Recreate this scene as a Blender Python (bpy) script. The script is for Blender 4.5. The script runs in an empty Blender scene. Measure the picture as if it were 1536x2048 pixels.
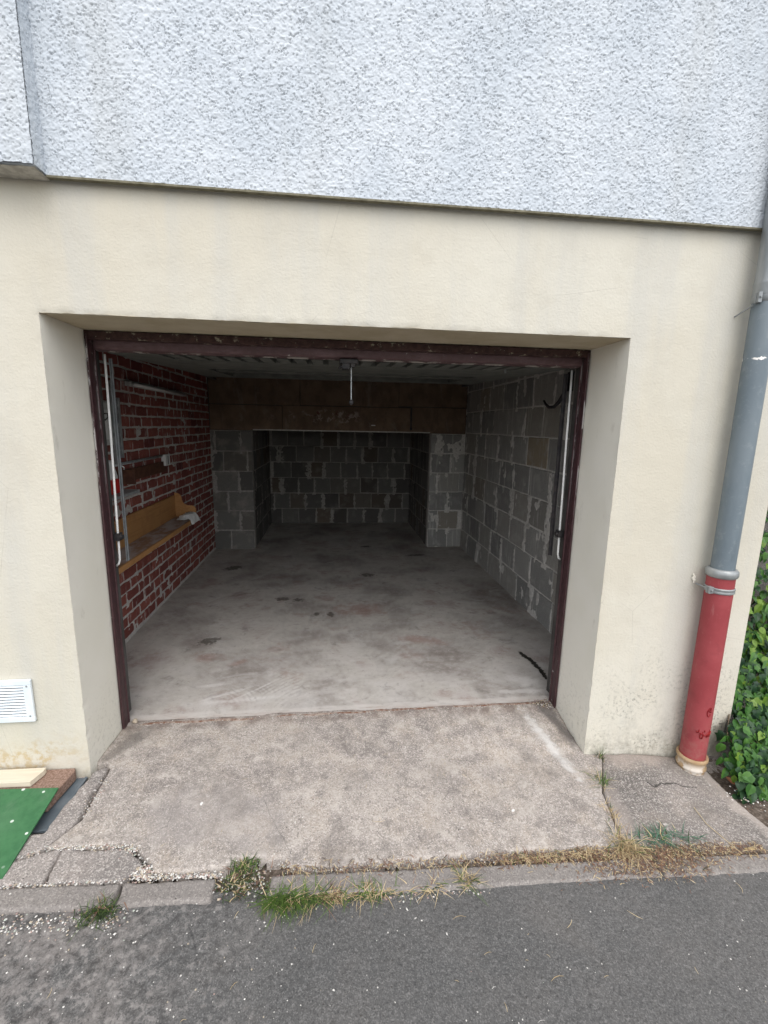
import bpy, math, random
import numpy as np
from mathutils import Vector, Matrix

# ------------------------------------------------------------------ scene, camera, light
scene = bpy.context.scene
C = scene.collection
rnd = random.Random(7)
R = math.radians
scene.render.engine = 'CYCLES'
scene.cycles.max_bounces = 10
scene.cycles.diffuse_bounces = 7
scene.cycles.caustics_reflective = False
scene.cycles.caustics_refractive = False

cam_d = bpy.data.cameras.new('camera'); cam = bpy.data.objects.new('camera', cam_d); C.objects.link(cam)
right = Vector((0.99392266, -0.10842611, 0.01901393)); up = Vector((0.0014943, 0.18600067, 0.98254848)); fwd = Vector((0.11007051, 0.97654878, -0.18503231))
m = Matrix((right, up, -fwd)).transposed().to_4x4(); m.translation = Vector((-0.0949, -2.0515, 1.6563)); cam.matrix_world = m
cam_d.sensor_fit = 'VERTICAL'; cam_d.sensor_height = 24; cam_d.sensor_width = 18; cam_d.lens = 913.022 / 2048 * 24
cam_d.clip_start = 0.02; cam_d.clip_end = 3000
scene.camera = cam

SUN_EL, SUN_AZ = R(58), R(172)          # compass-style: direction the light comes from, clockwise from +Y
world = bpy.data.worlds.new('World'); scene.world = world; world.use_nodes = True
wn = world.node_tree.nodes; wl = world.node_tree.links; wn.clear()
sky = wn.new('ShaderNodeTexSky'); sky.sky_type = 'NISHITA'; sky.sun_disc = False
sky.sun_elevation = SUN_EL; sky.sun_rotation = SUN_AZ; sky.air_density = 1.0; sky.dust_density = 3.0; sky.ozone_density = 1.0
hs = wn.new('ShaderNodeHueSaturation'); hs.inputs['Saturation'].default_value = 0.34
bg = wn.new('ShaderNodeBackground'); bg.inputs['Strength'].default_value = 0.15
wo = wn.new('ShaderNodeOutputWorld')
wl.new(sky.outputs[0], hs.inputs['Color']); wl.new(hs.outputs[0], bg.inputs['Color']); wl.new(bg.outputs[0], wo.inputs['Surface'])
sun_d = bpy.data.lights.new('sun', 'SUN'); sun_d.energy = 0.6; sun_d.angle = R(120); sun_d.color = (1, 0.965, 0.92)
sun = bpy.data.objects.new('sun', sun_d); C.objects.link(sun)
sdir = Vector((math.sin(SUN_AZ) * math.cos(SUN_EL), math.cos(SUN_AZ) * math.cos(SUN_EL), math.sin(SUN_EL)))
sun_d.use_shadow = True
sun.rotation_euler = sdir.to_track_quat('Z', 'Y').to_euler(); sun.location = (0, -4, 8)
scene.view_settings.view_transform = 'Standard'; scene.view_settings.look = 'None'
scene.view_settings.gamma = 1; scene.view_settings.exposure = 1.0; scene.view_settings.use_curve_mapping = False

# ------------------------------------------------------------------ numpy noise
def _hash(ix, iy, seed):
    h = (ix.astype(np.int64) * 374761393 + iy.astype(np.int64) * 668265263 + seed * 974711) & 0xffffffff
    h = ((h ^ (h >> 13)) * 1274126177) & 0xffffffff
    h = (h ^ (h >> 16)) & 0xffffffff
    return h.astype(np.float64) / 0xffffffff * 2 - 1
def vn(x, y, seed=0):
    x = np.asarray(x, float); y = np.asarray(y, float)
    ix = np.floor(x); iy = np.floor(y); fx = x - ix; fy = y - iy
    fx = fx * fx * (3 - 2 * fx); fy = fy * fy * (3 - 2 * fy)
    a = _hash(ix, iy, seed); b = _hash(ix + 1, iy, seed); c = _hash(ix, iy + 1, seed); d = _hash(ix + 1, iy + 1, seed)
    return (a * (1 - fx) + b * fx) * (1 - fy) + (c * (1 - fx) + d * fx) * fy
def fbm(x, y, seed=0, octs=4, gain=0.5):
    s = 0; a = 1; t = 0
    for k in range(octs):
        s = s + a * vn(x * 2 ** k + 17.3 * k, y * 2 ** k - 9.1 * k, seed + k); t += a; a *= gain
    return s / t
def sstep(a, b, x):
    t = np.clip((x - a) / (b - a), 0, 1); return t * t * (3 - 2 * t)

# ------------------------------------------------------------------ object helpers
def tag(o, label=None, cat=None, group=None, kind=None):
    if label: o['label'] = label
    if cat: o['category'] = cat
    if group: o['group'] = group
    if kind: o['kind'] = kind
    return o
def empty(name, loc=(0, 0, 0), rz=0, label=None, cat=None, group=None, kind=None):
    o = bpy.data.objects.new(name, None); C.objects.link(o); o.location = loc; o.rotation_euler = (0, 0, rz)
    o.empty_display_size = 0.05
    return tag(o, label, cat, group, kind)
class MB:
    def __init__(s): s.v = []; s.f = []; s.m = []
    def add(s, vs, fs, mi=0):
        n = len(s.v); s.v += [tuple(p) for p in vs]; s.f += [tuple(i + n for i in f) for f in fs]; s.m += [mi] * len(fs); return s
    def box(s, x0, x1, y0, y1, z0, z1, mi=0):
        return s.add([(x0, y0, z0), (x1, y0, z0), (x1, y1, z0), (x0, y1, z0), (x0, y0, z1), (x1, y0, z1), (x1, y1, z1), (x0, y1, z1)],
                     [(0, 3, 2, 1), (4, 5, 6, 7), (0, 1, 5, 4), (1, 2, 6, 5), (2, 3, 7, 6), (3, 0, 4, 7)], mi)
    def tube(s, pts, r, n=12, mi=0, cap=True):
        pts = [Vector(p) for p in pts]; rs = r if isinstance(r, (list, tuple)) else [r] * len(pts)
        vs = []; prev = None
        for i, p in enumerate(pts):
            t = (pts[min(i + 1, len(pts) - 1)] - pts[max(i - 1, 0)]).normalized()
            a = prev if prev is not None else (Vector((1, 0, 0)) if abs(t.x) < 0.9 else Vector((0, 1, 0)))
            u = (a - t * a.dot(t)).normalized(); w = t.cross(u); prev = u
            for k in range(n):
                an = 2 * math.pi * k / n; vs.append(p + (u * math.cos(an) + w * math.sin(an)) * rs[i])
        fs = [(i * n + k, i * n + (k + 1) % n, (i + 1) * n + (k + 1) % n, (i + 1) * n + k) for i in range(len(pts) - 1) for k in range(n)]
        if cap: fs += [tuple(reversed(range(n))), tuple((len(pts) - 1) * n + k for k in range(n))]
        return s.add(vs, fs, mi)
    def lathe(s, cx, cy, prof, n=40, mi=0):
        vs = [(cx + r * math.cos(2 * math.pi * k / n), cy + r * math.sin(2 * math.pi * k / n), z) for r, z in prof for k in range(n)]
        fs = [(i * n + k, i * n + (k + 1) % n, (i + 1) * n + (k + 1) % n, (i + 1) * n + k) for i in range(len(prof) - 1) for k in range(n)]
        return s.add(vs, fs, mi)
    def prism(s, poly, axis, a, b, mi=0):
        def P(p, t): return {'x': (t, p[0], p[1]), 'y': (p[0], t, p[1]), 'z': (p[0], p[1], t)}[axis]
        n = len(poly)
        return s.add([P(p, a) for p in poly] + [P(p, b) for p in poly],
                     [tuple(reversed(range(n))), tuple(range(n, 2 * n))] + [(k, (k + 1) % n, n + (k + 1) % n, n + k) for k in range(n)], mi)
    def mesh(s, name, mats, smooth=False):
        me = bpy.data.meshes.new(name); me.from_pydata(s.v, [], s.f)
        for mt in (mats if isinstance(mats, (list, tuple)) else [mats]): me.materials.append(mt)
        me.polygons.foreach_set('material_index', s.m)
        if smooth: me.polygons.foreach_set('use_smooth', [True] * len(s.f))
        me.validate(); me.update(); return me
    def build(s, name, mats, parent=None, smooth=False, bevel=0, seg=2, auto=None):
        me = s.mesh(name, mats, smooth); o = bpy.data.objects.new(name, me); C.objects.link(o); o.parent = parent
        if bevel:
            b = o.modifiers.new('bevel', 'BEVEL'); b.width = bevel; b.segments = seg; b.limit_method = 'ANGLE'; b.angle_limit = R(40)
        if auto:
            try: me.set_sharp_from_angle(angle=R(auto))
            except Exception: pass
        return o
def gridmesh(name, V, keep, mat, parent=None, smooth=True, link=True):
    """V: (ny, nx, 3) vertices, keep: (ny-1, nx-1) bool."""
    ny, nx = V.shape[:2]
    idx = np.arange(ny * nx).reshape(ny, nx)
    q = np.stack([idx[:-1, :-1], idx[:-1, 1:], idx[1:, 1:], idx[1:, :-1]], -1)[keep]
    used, inv = np.unique(q, return_inverse=True); q = inv.reshape(-1, 4)
    v = V.reshape(-1, 3)[used]
    me = bpy.data.meshes.new(name)
    me.vertices.add(len(v)); me.vertices.foreach_set('co', v.ravel())
    me.loops.add(q.size); me.loops.foreach_set('vertex_index', q.ravel().astype(np.int32))
    me.polygons.add(len(q)); me.polygons.foreach_set('loop_start', np.arange(0, q.size, 4, dtype=np.int32))
    me.polygons.foreach_set('loop_total', np.full(len(q), 4, dtype=np.int32))
    me.polygons.foreach_set('use_smooth', np.full(len(q), smooth))
    me.update(calc_edges=True); me.materials.append(mat)
    if not link: return me
    o = bpy.data.objects.new(name, me); C.objects.link(o); o.parent = parent
    return o
def copy_tree(o, parent=None):
    c = o.copy(); C.objects.link(c); c.parent = parent
    for ch in list(o.children): copy_tree(ch, c)
    return c

# ------------------------------------------------------------------ material helpers
class G:
    def __init__(s, name):
        s.m = bpy.data.materials.new(name); s.m.use_nodes = True; s.t = s.m.node_tree; s.n = s.t.nodes; s.l = s.t.links
        s.b = s.n['Principled BSDF']; s.b.inputs['Specular IOR Level'].default_value = 0.3
        g = s.n.new('ShaderNodeNewGeometry'); s.pos = g.outputs['Position']; s.oi = None
    def put(s, sock, v):
        if hasattr(v, 'node'): s.l.new(v, sock)
        elif isinstance(v, (tuple, list)) and len(v) == 3 and sock.type == 'RGBA': sock.default_value = (*v, 1)
        else: sock.default_value = v
    def map(s, scale=(1, 1, 1), rot=(0, 0, 0), src=None, loc=(0, 0, 0)):
        n = s.n.new('ShaderNodeMapping'); n.inputs['Scale'].default_value = scale; n.inputs['Rotation'].default_value = rot; n.inputs['Location'].default_value = loc
        s.l.new(src or s.pos, n.inputs[0]); return n.outputs[0]
    def noise(s, sc, det=4, ro=0.55, co=None, dist=0):
        n = s.n.new('ShaderNodeTexNoise'); n.inputs['Scale'].default_value = sc; n.inputs['Detail'].default_value = det
        n.inputs['Roughness'].default_value = ro; n.inputs['Distortion'].default_value = dist; s.l.new(co or s.pos, n.inputs['Vector']); return n.outputs[0]
    def vor(s, sc, co=None, feat='F1', out=0, rnd_=1):
        n = s.n.new('ShaderNodeTexVoronoi'); n.feature = feat; n.inputs['Scale'].default_value = sc; n.inputs['Randomness'].default_value = rnd_
        s.l.new(co or s.pos, n.inputs['Vector']); return n.outputs[out]
    def math(s, op, a, b=0.0, c=0.0, clamp=False):
        n = s.n.new('ShaderNodeMath'); n.operation = op; n.use_clamp = clamp
        for i, v in enumerate((a, b, c)): s.put(n.inputs[i], v)
        return n.outputs[0]
    def rng(s, v, a, b, c=0.0, d=1.0):
        n = s.n.new('ShaderNodeMapRange'); n.interpolation_type = 'SMOOTHSTEP'
        for i, q in enumerate((v, a, b, c, d)): s.put(n.inputs[i], q)
        return n.outputs[0]
    def mix(s, f, a, b, mode='MIX'):
        n = s.n.new('ShaderNodeMix'); n.data_type = 'RGBA'; n.blend_type = mode; n.clamp_factor = True
        s.put(n.inputs[0], f); s.put(n.inputs[6], a); s.put(n.inputs[7], b); return n.outputs[2]
    def ramp(s, f, stops):
        n = s.n.new('ShaderNodeValToRGB'); e = n.color_ramp.elements
        while len(e) < len(stops): e.new(0.5)
        for i, (p, c) in enumerate(stops): e[i].position = p; e[i].color = (*c, 1)
        s.put(n.inputs[0], f); return n.outputs[0]
    def xyz(s, src=None):
        n = s.n.new('ShaderNodeSeparateXYZ'); s.l.new(src or s.pos, n.inputs[0]); return n.outputs
    def rand(s):
        n = s.n.new('ShaderNodeObjectInfo'); return n.outputs['Random']
    def isl(s):
        n = s.n.new('ShaderNodeNewGeometry'); return n.outputs['Random Per Island']
    def bump(s, h, st=0.5, d=0.01, nrm=None):
        n = s.n.new('ShaderNodeBump'); n.inputs['Strength'].default_value = st; n.inputs['Distance'].default_value = d
        s.l.new(h, n.inputs['Height'])
        if nrm: s.l.new(nrm, n.inputs['Normal'])
        return n.outputs[0]
    def blob(s, x, y, rx, ry, ang=0, soft=0.35, warp=None, ax=('X', 'Y')):
        """a stain with a shape of its own at a place in the x/y (or other) plane"""
        o = s.xyz(); i = {'X': 0, 'Y': 1, 'Z': 2}
        a = s.math('SUBTRACT', o[i[ax[0]]], x); b = s.math('SUBTRACT', o[i[ax[1]]], y)
        ca, sa = math.cos(ang), math.sin(ang)
        u = s.math('DIVIDE', s.math('ADD', s.math('MULTIPLY', a, ca), s.math('MULTIPLY', b, sa)), rx)
        v = s.math('DIVIDE', s.math('SUBTRACT', s.math('MULTIPLY', b, ca), s.math('MULTIPLY', a, sa)), ry)
        d = s.math('SQRT', s.math('ADD', s.math('MULTIPLY', u, u), s.math('MULTIPLY', v, v)))
        if warp is not None: d = s.math('ADD', d, s.math('MULTIPLY', s.math('SUBTRACT', warp, 0.5), 2.4))
        return s.rng(d, 1.0, 1.0 - soft, 0.0, 1.0)
    def done(s, col, rough=0.85, nrm=None, metal=0.0, spec=None):
        s.put(s.b.inputs['Base Color'], col); s.put(s.b.inputs['Roughness'], rough); s.put(s.b.inputs['Metallic'], metal)
        if nrm is not None: s.l.new(nrm, s.b.inputs['Normal'])
        if spec is not None: s.put(s.b.inputs['Specular IOR Level'], spec)
        return s.m
M = {}
def simple(name, c0, c1, sc=30, rough=0.6, bs=0.2, bd=0.002, metal=0.0, spec=0.3):
    g = G(name); n = g.noise(sc, 5)
    M[name] = g.done(g.mix(g.rng(n, 0.35, 0.65), c0, c1), rough, g.bump(n, bs, bd), metal, spec); return M[name]

# cream render of the lower wall
g = G('cream_render')
o = g.xyz(); big = g.noise(1.1, 3); streak = g.noise(1.0, 4, 0.6, g.map((5, 5, 0.5))); fine = g.noise(90, 4, 0.6); mid = g.noise(9, 4)
col = g.mix(g.rng(big, 0.35, 0.65), (0.56, 0.525, 0.435), (0.595, 0.57, 0.49))
col = g.mix(g.math('MULTIPLY', g.rng(streak, 0.42, 0.68), 0.5), col, (0.50, 0.495, 0.46))
col = g.mix(g.math('MULTIPLY', g.rng(mid, 0.5, 0.75), 0.18), col, (0.49, 0.45, 0.36))
low = g.rng(o[2], 0.42, -0.05); speck = g.rng(g.noise(55, 5, 0.7), 0.50, 0.66); patch = g.rng(g.noise(4.5, 4), 0.34, 0.55)
rsel = g.rng(o[0], 1.1, 1.5)
grime = g.math('MULTIPLY', g.math('MULTIPLY', speck, patch), g.math('MULTIPLY', g.rng(o[2], 0.75, 0.0), rsel))
col = g.mix(g.math('MULTIPLY', grime, 0.9), col, (0.20, 0.20, 0.17)); sp2 = g.math('MULTIPLY', g.rng(g.noise(11, 6, .75), .46, .62), g.math('MULTIPLY', g.rng(o[2], .45, .0), rsel)); col = g.mix(g.math('MULTIPLY', sp2, .4), col, (0.36, 0.35, 0.31)); dst = g.math('MULTIPLY', g.rng(g.noise(3, 6, .7), .48, .66), .22); col = g.mix(dst, col, (0.46, 0.43, 0.36))
lsel = g.rng(o[0], -1.2, -1.4)
ochre = g.math('MULTIPLY', g.math('MULTIPLY', g.rng(g.noise(30, 5, 0.7), 0.42, 0.62), g.rng(o[2], 0.26, 0.1)), g.math('MULTIPLY', lsel, g.rng(g.noise(6, 3), 0.38, 0.55)))
col = g.mix(g.math('MULTIPLY', ochre, 0.8), col, (0.46, 0.36, 0.20))
base = g.math('MULTIPLY', g.rng(g.noise(24, 5, 0.7), 0.4, 0.65), g.rng(o[2], 0.09, -0.06))
col = g.mix(g.math('MULTIPLY', base, 0.7), col, (0.30, 0.28, 0.23))
crk = g.rng(g.vor(2.1, g.map((1, 1, 1), src=None), 'DISTANCE_TO_EDGE'), 0.0025, 0.0)
crk = g.math('MULTIPLY', crk, g.rng(g.noise(2.3, 3), 0.52, 0.60))
col = g.mix(g.math('MULTIPLY', crk, 0.45), col, (0.3, 0.28, 0.24))
spk = g.rng(g.noise(150, 2), 0.66, 0.76); col = g.mix(g.math('MULTIPLY', spk, 0.12), col, (0.45, 0.42, 0.35))
b1 = g.bump(fine, 0.6, 0.003); b2 = g.bump(g.noise(14, 4), 0.4, 0.006, b1); b3 = g.bump(crk, -0.3, 0.003, b2)
M['cream'] = g.done(col, 0.9, b3)
# smoother paint of the reveals, its colour lightened to stand in for side light
g = G('reveal_paint'); n = g.noise(2.5, 4); sm = g.rng(g.noise(14, 5, 0.65, g.map((1, 1, 0.4))), 0.60, 0.74)
low = g.rng(g.xyz()[2], 0.5, 0.0)
col = g.mix(g.rng(n, 0.35, 0.65), (0.77, 0.745, 0.65), (0.80, 0.775, 0.69)); col = g.mix(g.math('MULTIPLY', sm, 0.3), col, (0.42, 0.39, 0.31))
col = g.mix(g.math('MULTIPLY', g.math('MULTIPLY', g.rng(g.noise(40, 5, 0.7), 0.5, 0.66), low), 0.35), col, (0.33, 0.31, 0.26))
M['reveal'] = g.done(col, 0.8, g.bump(g.noise(20, 4), 0.3, 0.004))
g = G('shaded_cream'); n = g.noise(5, 5, .65); M['shaded_cream'] = g.done(g.mix(g.rng(n, .35, .65), (0.48, 0.41, 0.28), (0.56, 0.49, 0.36)), 0.9, g.bump(g.noise(40, 4), .4, .004))  # same cream paint, shade and warm bounced light put into its colour
# white roughcast; crevice mask darkens the pits, part dirt, part painted shade
g = G('white_roughcast'); fine = g.noise(240, 4, 0.6); pn = g.noise(3, 3); at_ = g.n.new('ShaderNodeAttribute'); at_.attribute_name = 'grime'; pit = at_.outputs['Fac']
col = g.mix(g.rng(pn, 0.35, 0.65), (0.51, 0.555, 0.60), (0.565, 0.605, 0.645))
col = g.mix(g.math('MULTIPLY', pit, g.rng(g.noise(9, 4), .3, .7, .05, .38)), col, (0.24, 0.25, 0.255))
col = g.mix(g.math('MULTIPLY', g.rng(g.noise(1.2, 4), 0.55, 0.75), 0.3), col, (0.44, 0.47, 0.49))
col = g.mix(g.math('MULTIPLY', g.rng(g.noise(1.0, 4, 0.6, g.map((6, 6, 0.5))), 0.52, 0.72), 0.3), col, (0.42, 0.44, 0.44)); M['white'] = g.done(col, 0.92, g.bump(fine, 0.4, 0.0015))
g = G('soffit_roughcast'); M['soffit'] = g.done(g.mix(g.rng(g.noise(30, 4), .4, .6), (0.42, 0.40, 0.36), (0.55, 0.53, 0.48)), 0.95, g.bump(g.noise(90, 4), 0.8, 0.006))

simple('drip', (0.13, 0.12, 0.08), (0.20, 0.185, 0.13), 30, 0.9)  # dark olive tone paints a deeper shadow line under the roughcast
# interior floor
g = G('garage_concrete')
w = g.noise(9, 5, 0.65); w2 = g.noise(30, 4, 0.6); big = g.noise(1.6, 5, 0.6); st = g.noise(2.6, 6, 0.65, g.map((1, 1.2, 1), (0, 0, 0.5)), 1.0)
col = g.ramp(big, [(0.34, (0.23, 0.20, 0.18)), (0.44, (0.335, 0.31, 0.285)), (0.54, (0.45, 0.425, 0.39)), (0.68, (0.35, 0.305, 0.28))])
col = g.mix(g.math('MULTIPLY', g.rng(st, 0.52, 0.70), 0.55), col, (0.52, 0.505, 0.485))
col = g.mix(g.math('MULTIPLY', g.rng(g.noise(3.1, 5, 0.65), 0.53, 0.66), 0.5), col, (0.25, 0.17, 0.145))
col = g.mix(g.math('MULTIPLY', g.rng(g.noise(5.5, 6, 0.7, None, 0.5), 0.56, 0.68), 0.5), col, (0.16, 0.145, 0.135))
yy = g.xyz()[1]
dust = g.math('MULTIPLY', g.rng(yy, 2.0, 0.5), g.rng(g.noise(5, 6, 0.7, g.map((1, 1.3, 1))), 0.42, 0.62))
col = g.mix(g.math('MULTIPLY', dust, 0.55), col, (0.50, 0.475, 0.455))
fw = g.noise(45, 3)
def stain(x, y, rx, ry, a, c, k, soft=0.3, wp=None):
    global col
    col = g.mix(g.math('MULTIPLY', g.blob(x, y, rx, ry, a, soft, wp if wp is not None else w2), k), col, c)
for q in [(-0.584, 2.19, .075, .05, .1), (-0.43, 2.16, .055, .045, .2), (-0.12, 1.80, .04, .05, .3), (-0.24, 1.82, .03, .04, 0), (0.286, 2.87, .09, .06, -.2), (0.35, 4.1, .08, .05, 0), (0.97, 3.65, .13, .05, .1), (-1.25, 3.2, .12, .08, .5), (-1.05, 1.35, .09, .06, .3)]:
    stain(*q, (0.075, 0.065, 0.055), 0.8, wp=w2)
for q in [(0.15, 1.9, .35, .2, .2), (0.6, 1.25, .25, .1, -.3), (-.75, 1.0, .12, .045, .5), (-1.0, 1.1, .16, .1, 0)]:
    stain(*q, (0.25, 0.13, 0.10), 0.5, soft=0.9, wp=w)
for q in [(-.75, .62, .3, .018, .45), (-.55, .68, .22, .012, .7), (-.9, .72, .25, .03, .1), (1.15, .62, .14, .09, -.3), (-.62, .55, .4, .03, .1), (1.1, .5, .22, .03, 0)]:
    stain(*q, (0.62, 0.60, 0.58), 0.55, soft=0.8, wp=w)
o_ = g.xyz()
for cx, cy, bx, by, brx, bry, k_ in ((-.05, .25, -.42, .66, .26, .22, 190), (-.95, .35, -.62, .62, .20, .16, 210)):   # sweeping arcs left by a broom
    dx = g.math('SUBTRACT', o_[0], cx); dy = g.math('SUBTRACT', o_[1], cy); dd = g.math('SQRT', g.math('ADD', g.math('MULTIPLY', dx, dx), g.math('MULTIPLY', dy, dy)))
    ln = g.math('SINE', g.math('ADD', g.math('MULTIPLY', dd, k_), g.math('MULTIPLY', g.noise(7, 3), 9.0))); mk = g.math('MULTIPLY', g.blob(bx, by, brx, bry, .6, .8, w), g.rng(g.noise(16, 4), .38, .6))
    col = g.mix(g.math('MULTIPLY', g.math('MULTIPLY', g.rng(ln, .1, .8), mk), .28), col, (0.19, 0.165, 0.155)); col = g.mix(g.math('MULTIPLY', g.math('MULTIPLY', g.rng(ln, -.2, -.9), mk), .22), col, (0.62, 0.60, 0.58))
rust = g.math('MULTIPLY', g.rng(yy, 0.43, 0.385), g.rng(g.noise(7, 5, 0.7, g.map((1, 4, 1))), 0.45, 0.6)); col = g.mix(g.math('MULTIPLY', rust, 0.6), col, (0.27, 0.15, 0.10))
spk = g.rng(g.noise(140, 3), 0.62, 0.72); col = g.mix(g.math('MULTIPLY', spk, 0.25), col, (0.6, 0.58, 0.55))
spk = g.rng(g.noise(60, 4, 0.7), 0.66, 0.72); col = g.mix(g.math('MULTIPLY', spk, 0.6), col, (0.12, 0.10, 0.09))
f25 = g.noise(26, 6, .72); col = g.mix(g.math('MULTIPLY', g.rng(f25, .52, .68), .35), col, (0.55, 0.53, 0.50)); col = g.mix(g.math('MULTIPLY', g.rng(f25, .45, .32), .4), col, (0.17, 0.15, 0.14))
lip = g.math('MULTIPLY', g.rng(g.math('ADD', yy, g.math('MULTIPLY', w, .05)), .475, .455), g.rng(g.noise(6, 5, .7, g.map((1, 5, 1))), .36, .5)); col = g.mix(g.math('MULTIPLY', lip, .5), col, (0.56, 0.53, 0.50))
M['floor'] = g.done(col, g.rng(big, 0.3, 0.7, 0.62, 0.85), g.bump(st, 0.35, 0.008, g.bump(g.noise(60, 5, 0.65), 0.35, 0.003)))

# outdoor concrete, with exposed aggregate
def aggregate(name, lo, hi, warm, spk1=(0.60, 0.56, 0.52), dark=(0.10, 0.095, 0.09), sc=1.0, bstr=0.7, white=0.35, dirt=0.4):
    g = G(name); co = g.map((1, 1, 1))
    big = g.noise(1.7, 5, 0.6); mid = g.noise(7, 5, 0.6); v = g.vor(235 * sc, co, 'F1', 1); vd = g.vor(235 * sc, co, 'F1', 0); f = g.noise(260 * sc, 3, 0.7)
    vc = g.xyz(v)
    col = g.mix(g.rng(big, 0.35, 0.66), lo, hi)
    col = g.mix(g.math('MULTIPLY', g.rng(mid, 0.45, 0.7), 0.5), col, warm)
    col = g.mix(g.math('MULTIPLY', g.rng(vc[0], 0.55, 0.95), white), col, spk1)
    col = g.mix(g.math('MULTIPLY', g.rng(vc[1], 0.62, 1.0), 0.55), col, dark)
    col = g.mix(g.math('MULTIPLY', g.rng(f, 0.35, 0.65), 0.35), col, (0.5, 0.47, 0.45), 'OVERLAY')
    v2 = g.vor(38 * sc, co, 'F1', 1); d2 = g.vor(38 * sc, co, 'F1', 0); c2 = g.xyz(v2)
    wsp = g.math('MULTIPLY', g.rng(c2[2], 0.93, 0.96), g.rng(d2, 0.17, 0.08)); col = g.mix(wsp, col, (0.62, 0.60, 0.56))
    dk = g.math('MULTIPLY', g.rng(c2[2], 0.12, 0.08), g.rng(d2, 0.16, 0.10)); col = g.mix(g.math('MULTIPLY', dk, 0.8), col, (0.05, 0.045, 0.04))
    col = g.mix(g.math('MULTIPLY', g.rng(g.noise(3.3, 6, 0.65), 0.52, 0.68), dirt), col, (0.15, 0.135, 0.12))
    return g, col, g.bump(vd, -bstr, 0.004 / sc, g.bump(g.noise(120, 4), 0.5, 0.002)), big
def pline(g, pts, w, warp, soft=1.0):
    """mask of a hairline crack running through pts in the x/y plane"""
    o = g.xyz(); wx = g.math('ADD', o[0], g.math('MULTIPLY', g.math('SUBTRACT', warp, .5), .03)); wy = g.math('ADD', o[1], g.math('MULTIPLY', g.math('SUBTRACT', warp, .5), -.03)); best = None
    for (x0, y0), (x1, y1) in zip(pts, pts[1:]):
        L = math.hypot(x1 - x0, y1 - y0); ux, uy = (x1 - x0) / L, (y1 - y0) / L
        a = g.math('SUBTRACT', wx, x0); b = g.math('SUBTRACT', wy, y0)
        t = g.math('ADD', g.math('MULTIPLY', a, ux), g.math('MULTIPLY', b, uy)); t2 = g.math('MINIMUM', g.math('MAXIMUM', t, 0.0), L)
        px = g.math('SUBTRACT', a, g.math('MULTIPLY', t2, ux)); py = g.math('SUBTRACT', b, g.math('MULTIPLY', t2, uy))
        d = g.math('SQRT', g.math('ADD', g.math('MULTIPLY', px, px), g.math('MULTIPLY', py, py))); best = d if best is None else g.math('MINIMUM', best, d)
    return g.rng(best, w, w * .3)
g, col, nr, big = aggregate('apron_concrete', (0.255, 0.23, 0.21), (0.385, 0.35, 0.315), (0.42, 0.36, 0.295), dirt=0.45, white=.55, spk1=(.64,.59,.55))
mot = g.noise(13, 6, .7); col = g.mix(g.math('MULTIPLY', g.rng(mot, .50, .66), .55), col, (0.52, 0.475, 0.43)); col = g.mix(g.math('MULTIPLY', g.rng(mot, .48, .34), .5), col, (0.15, 0.135, 0.125))
crumb = g.noise(75, 5, .75); col = g.mix(g.math('MULTIPLY', g.rng(crumb, .56, .68), .45), col, (0.62, 0.585, 0.55)); col = g.mix(g.math('MULTIPLY', g.rng(crumb, .43, .33), .5), col, (0.13, 0.115, 0.105))
smo = g.blob(-.62, -.30, .42, .22, -.1, .5, g.noise(5, 4)); col = g.mix(g.math('MULTIPLY', smo, .45), col, (0.31, 0.285, 0.27))
bs = g.noise(2.4, 6, .65); col = g.mix(g.math('MULTIPLY', g.rng(bs, .47, .36), .35), col, (0.15, 0.132, 0.118))
ck = None
for pts in ([(-.415, -.20), (-.36, -.325), (-.30, -.42), (-.262, -.49)], [(-.79, -.27), (-.79, -.33), (-.90, -.41)], [(-.20, .02), (-.23, -.12), (-.41, -.20)]):
    m1 = pline(g, pts, .0020, g.noise(26, 4)); ck = m1 if ck is None else g.math('MAXIMUM', ck, m1)
col = g.mix(g.math('MULTIPLY', ck, g.rng(g.noise(9, 3), .35, .6, .05, .55)), col, (0.11, 0.10, 0.095))
a = g.blob(1.085, 0.06, .34, .05, R(-77), 0.98, g.noise(26, 5)); col = g.mix(g.math('MULTIPLY', a, 0.7), col, (0.62, 0.61, 0.59))
a = g.blob(1.20, 0.20, .25, .06, R(-77), 0.7, g.noise(8, 4)); col = g.mix(g.math('MULTIPLY', a, 0.75), col, (0.10, 0.09, 0.085))
a = g.blob(-1.16, 0.20, .22, .05, R(70), 0.7, g.noise(8, 4)); col = g.mix(g.math('MULTIPLY', a, 0.5), col, (0.13, 0.12, 0.11))
a = g.math('MULTIPLY', g.rng(g.xyz()[1], .27, .34), g.rng(g.noise(12, 5), .4, .6)); col = g.mix(g.math('MULTIPLY', a, .6), col, (0.16, 0.12, 0.10))
for x, y in ((.72, -.33), (-.68, -.22)):
    a = g.blob(x, y, .010, .007, 1.2, 0.4, g.noise(90, 2)); col = g.mix(a, col, (0.68, 0.67, 0.65))
M['apron'] = g.done(col, 0.92, g.bump(ck, -.4, .003, g.bump(crumb, .5, .004, nr)))
g, col, nr, big = aggregate('dark_slab', (0.13, 0.12, 0.112), (0.22, 0.20, 0.185), (0.30, 0.26, 0.225), dirt=0.5, white=0.5)
crumb = g.noise(60, 5, .75); col = g.mix(g.math('MULTIPLY', g.rng(crumb, .56, .66), .6), col, (0.55, 0.52, 0.49)); ed = g.noise(7, 5, .65)
col = g.mix(g.math('MULTIPLY', g.rng(g.math('ADD', g.xyz()[1], g.math('MULTIPLY', ed, .2)), -.02, .08), .6), col, (0.34, 0.29, 0.255))
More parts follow.
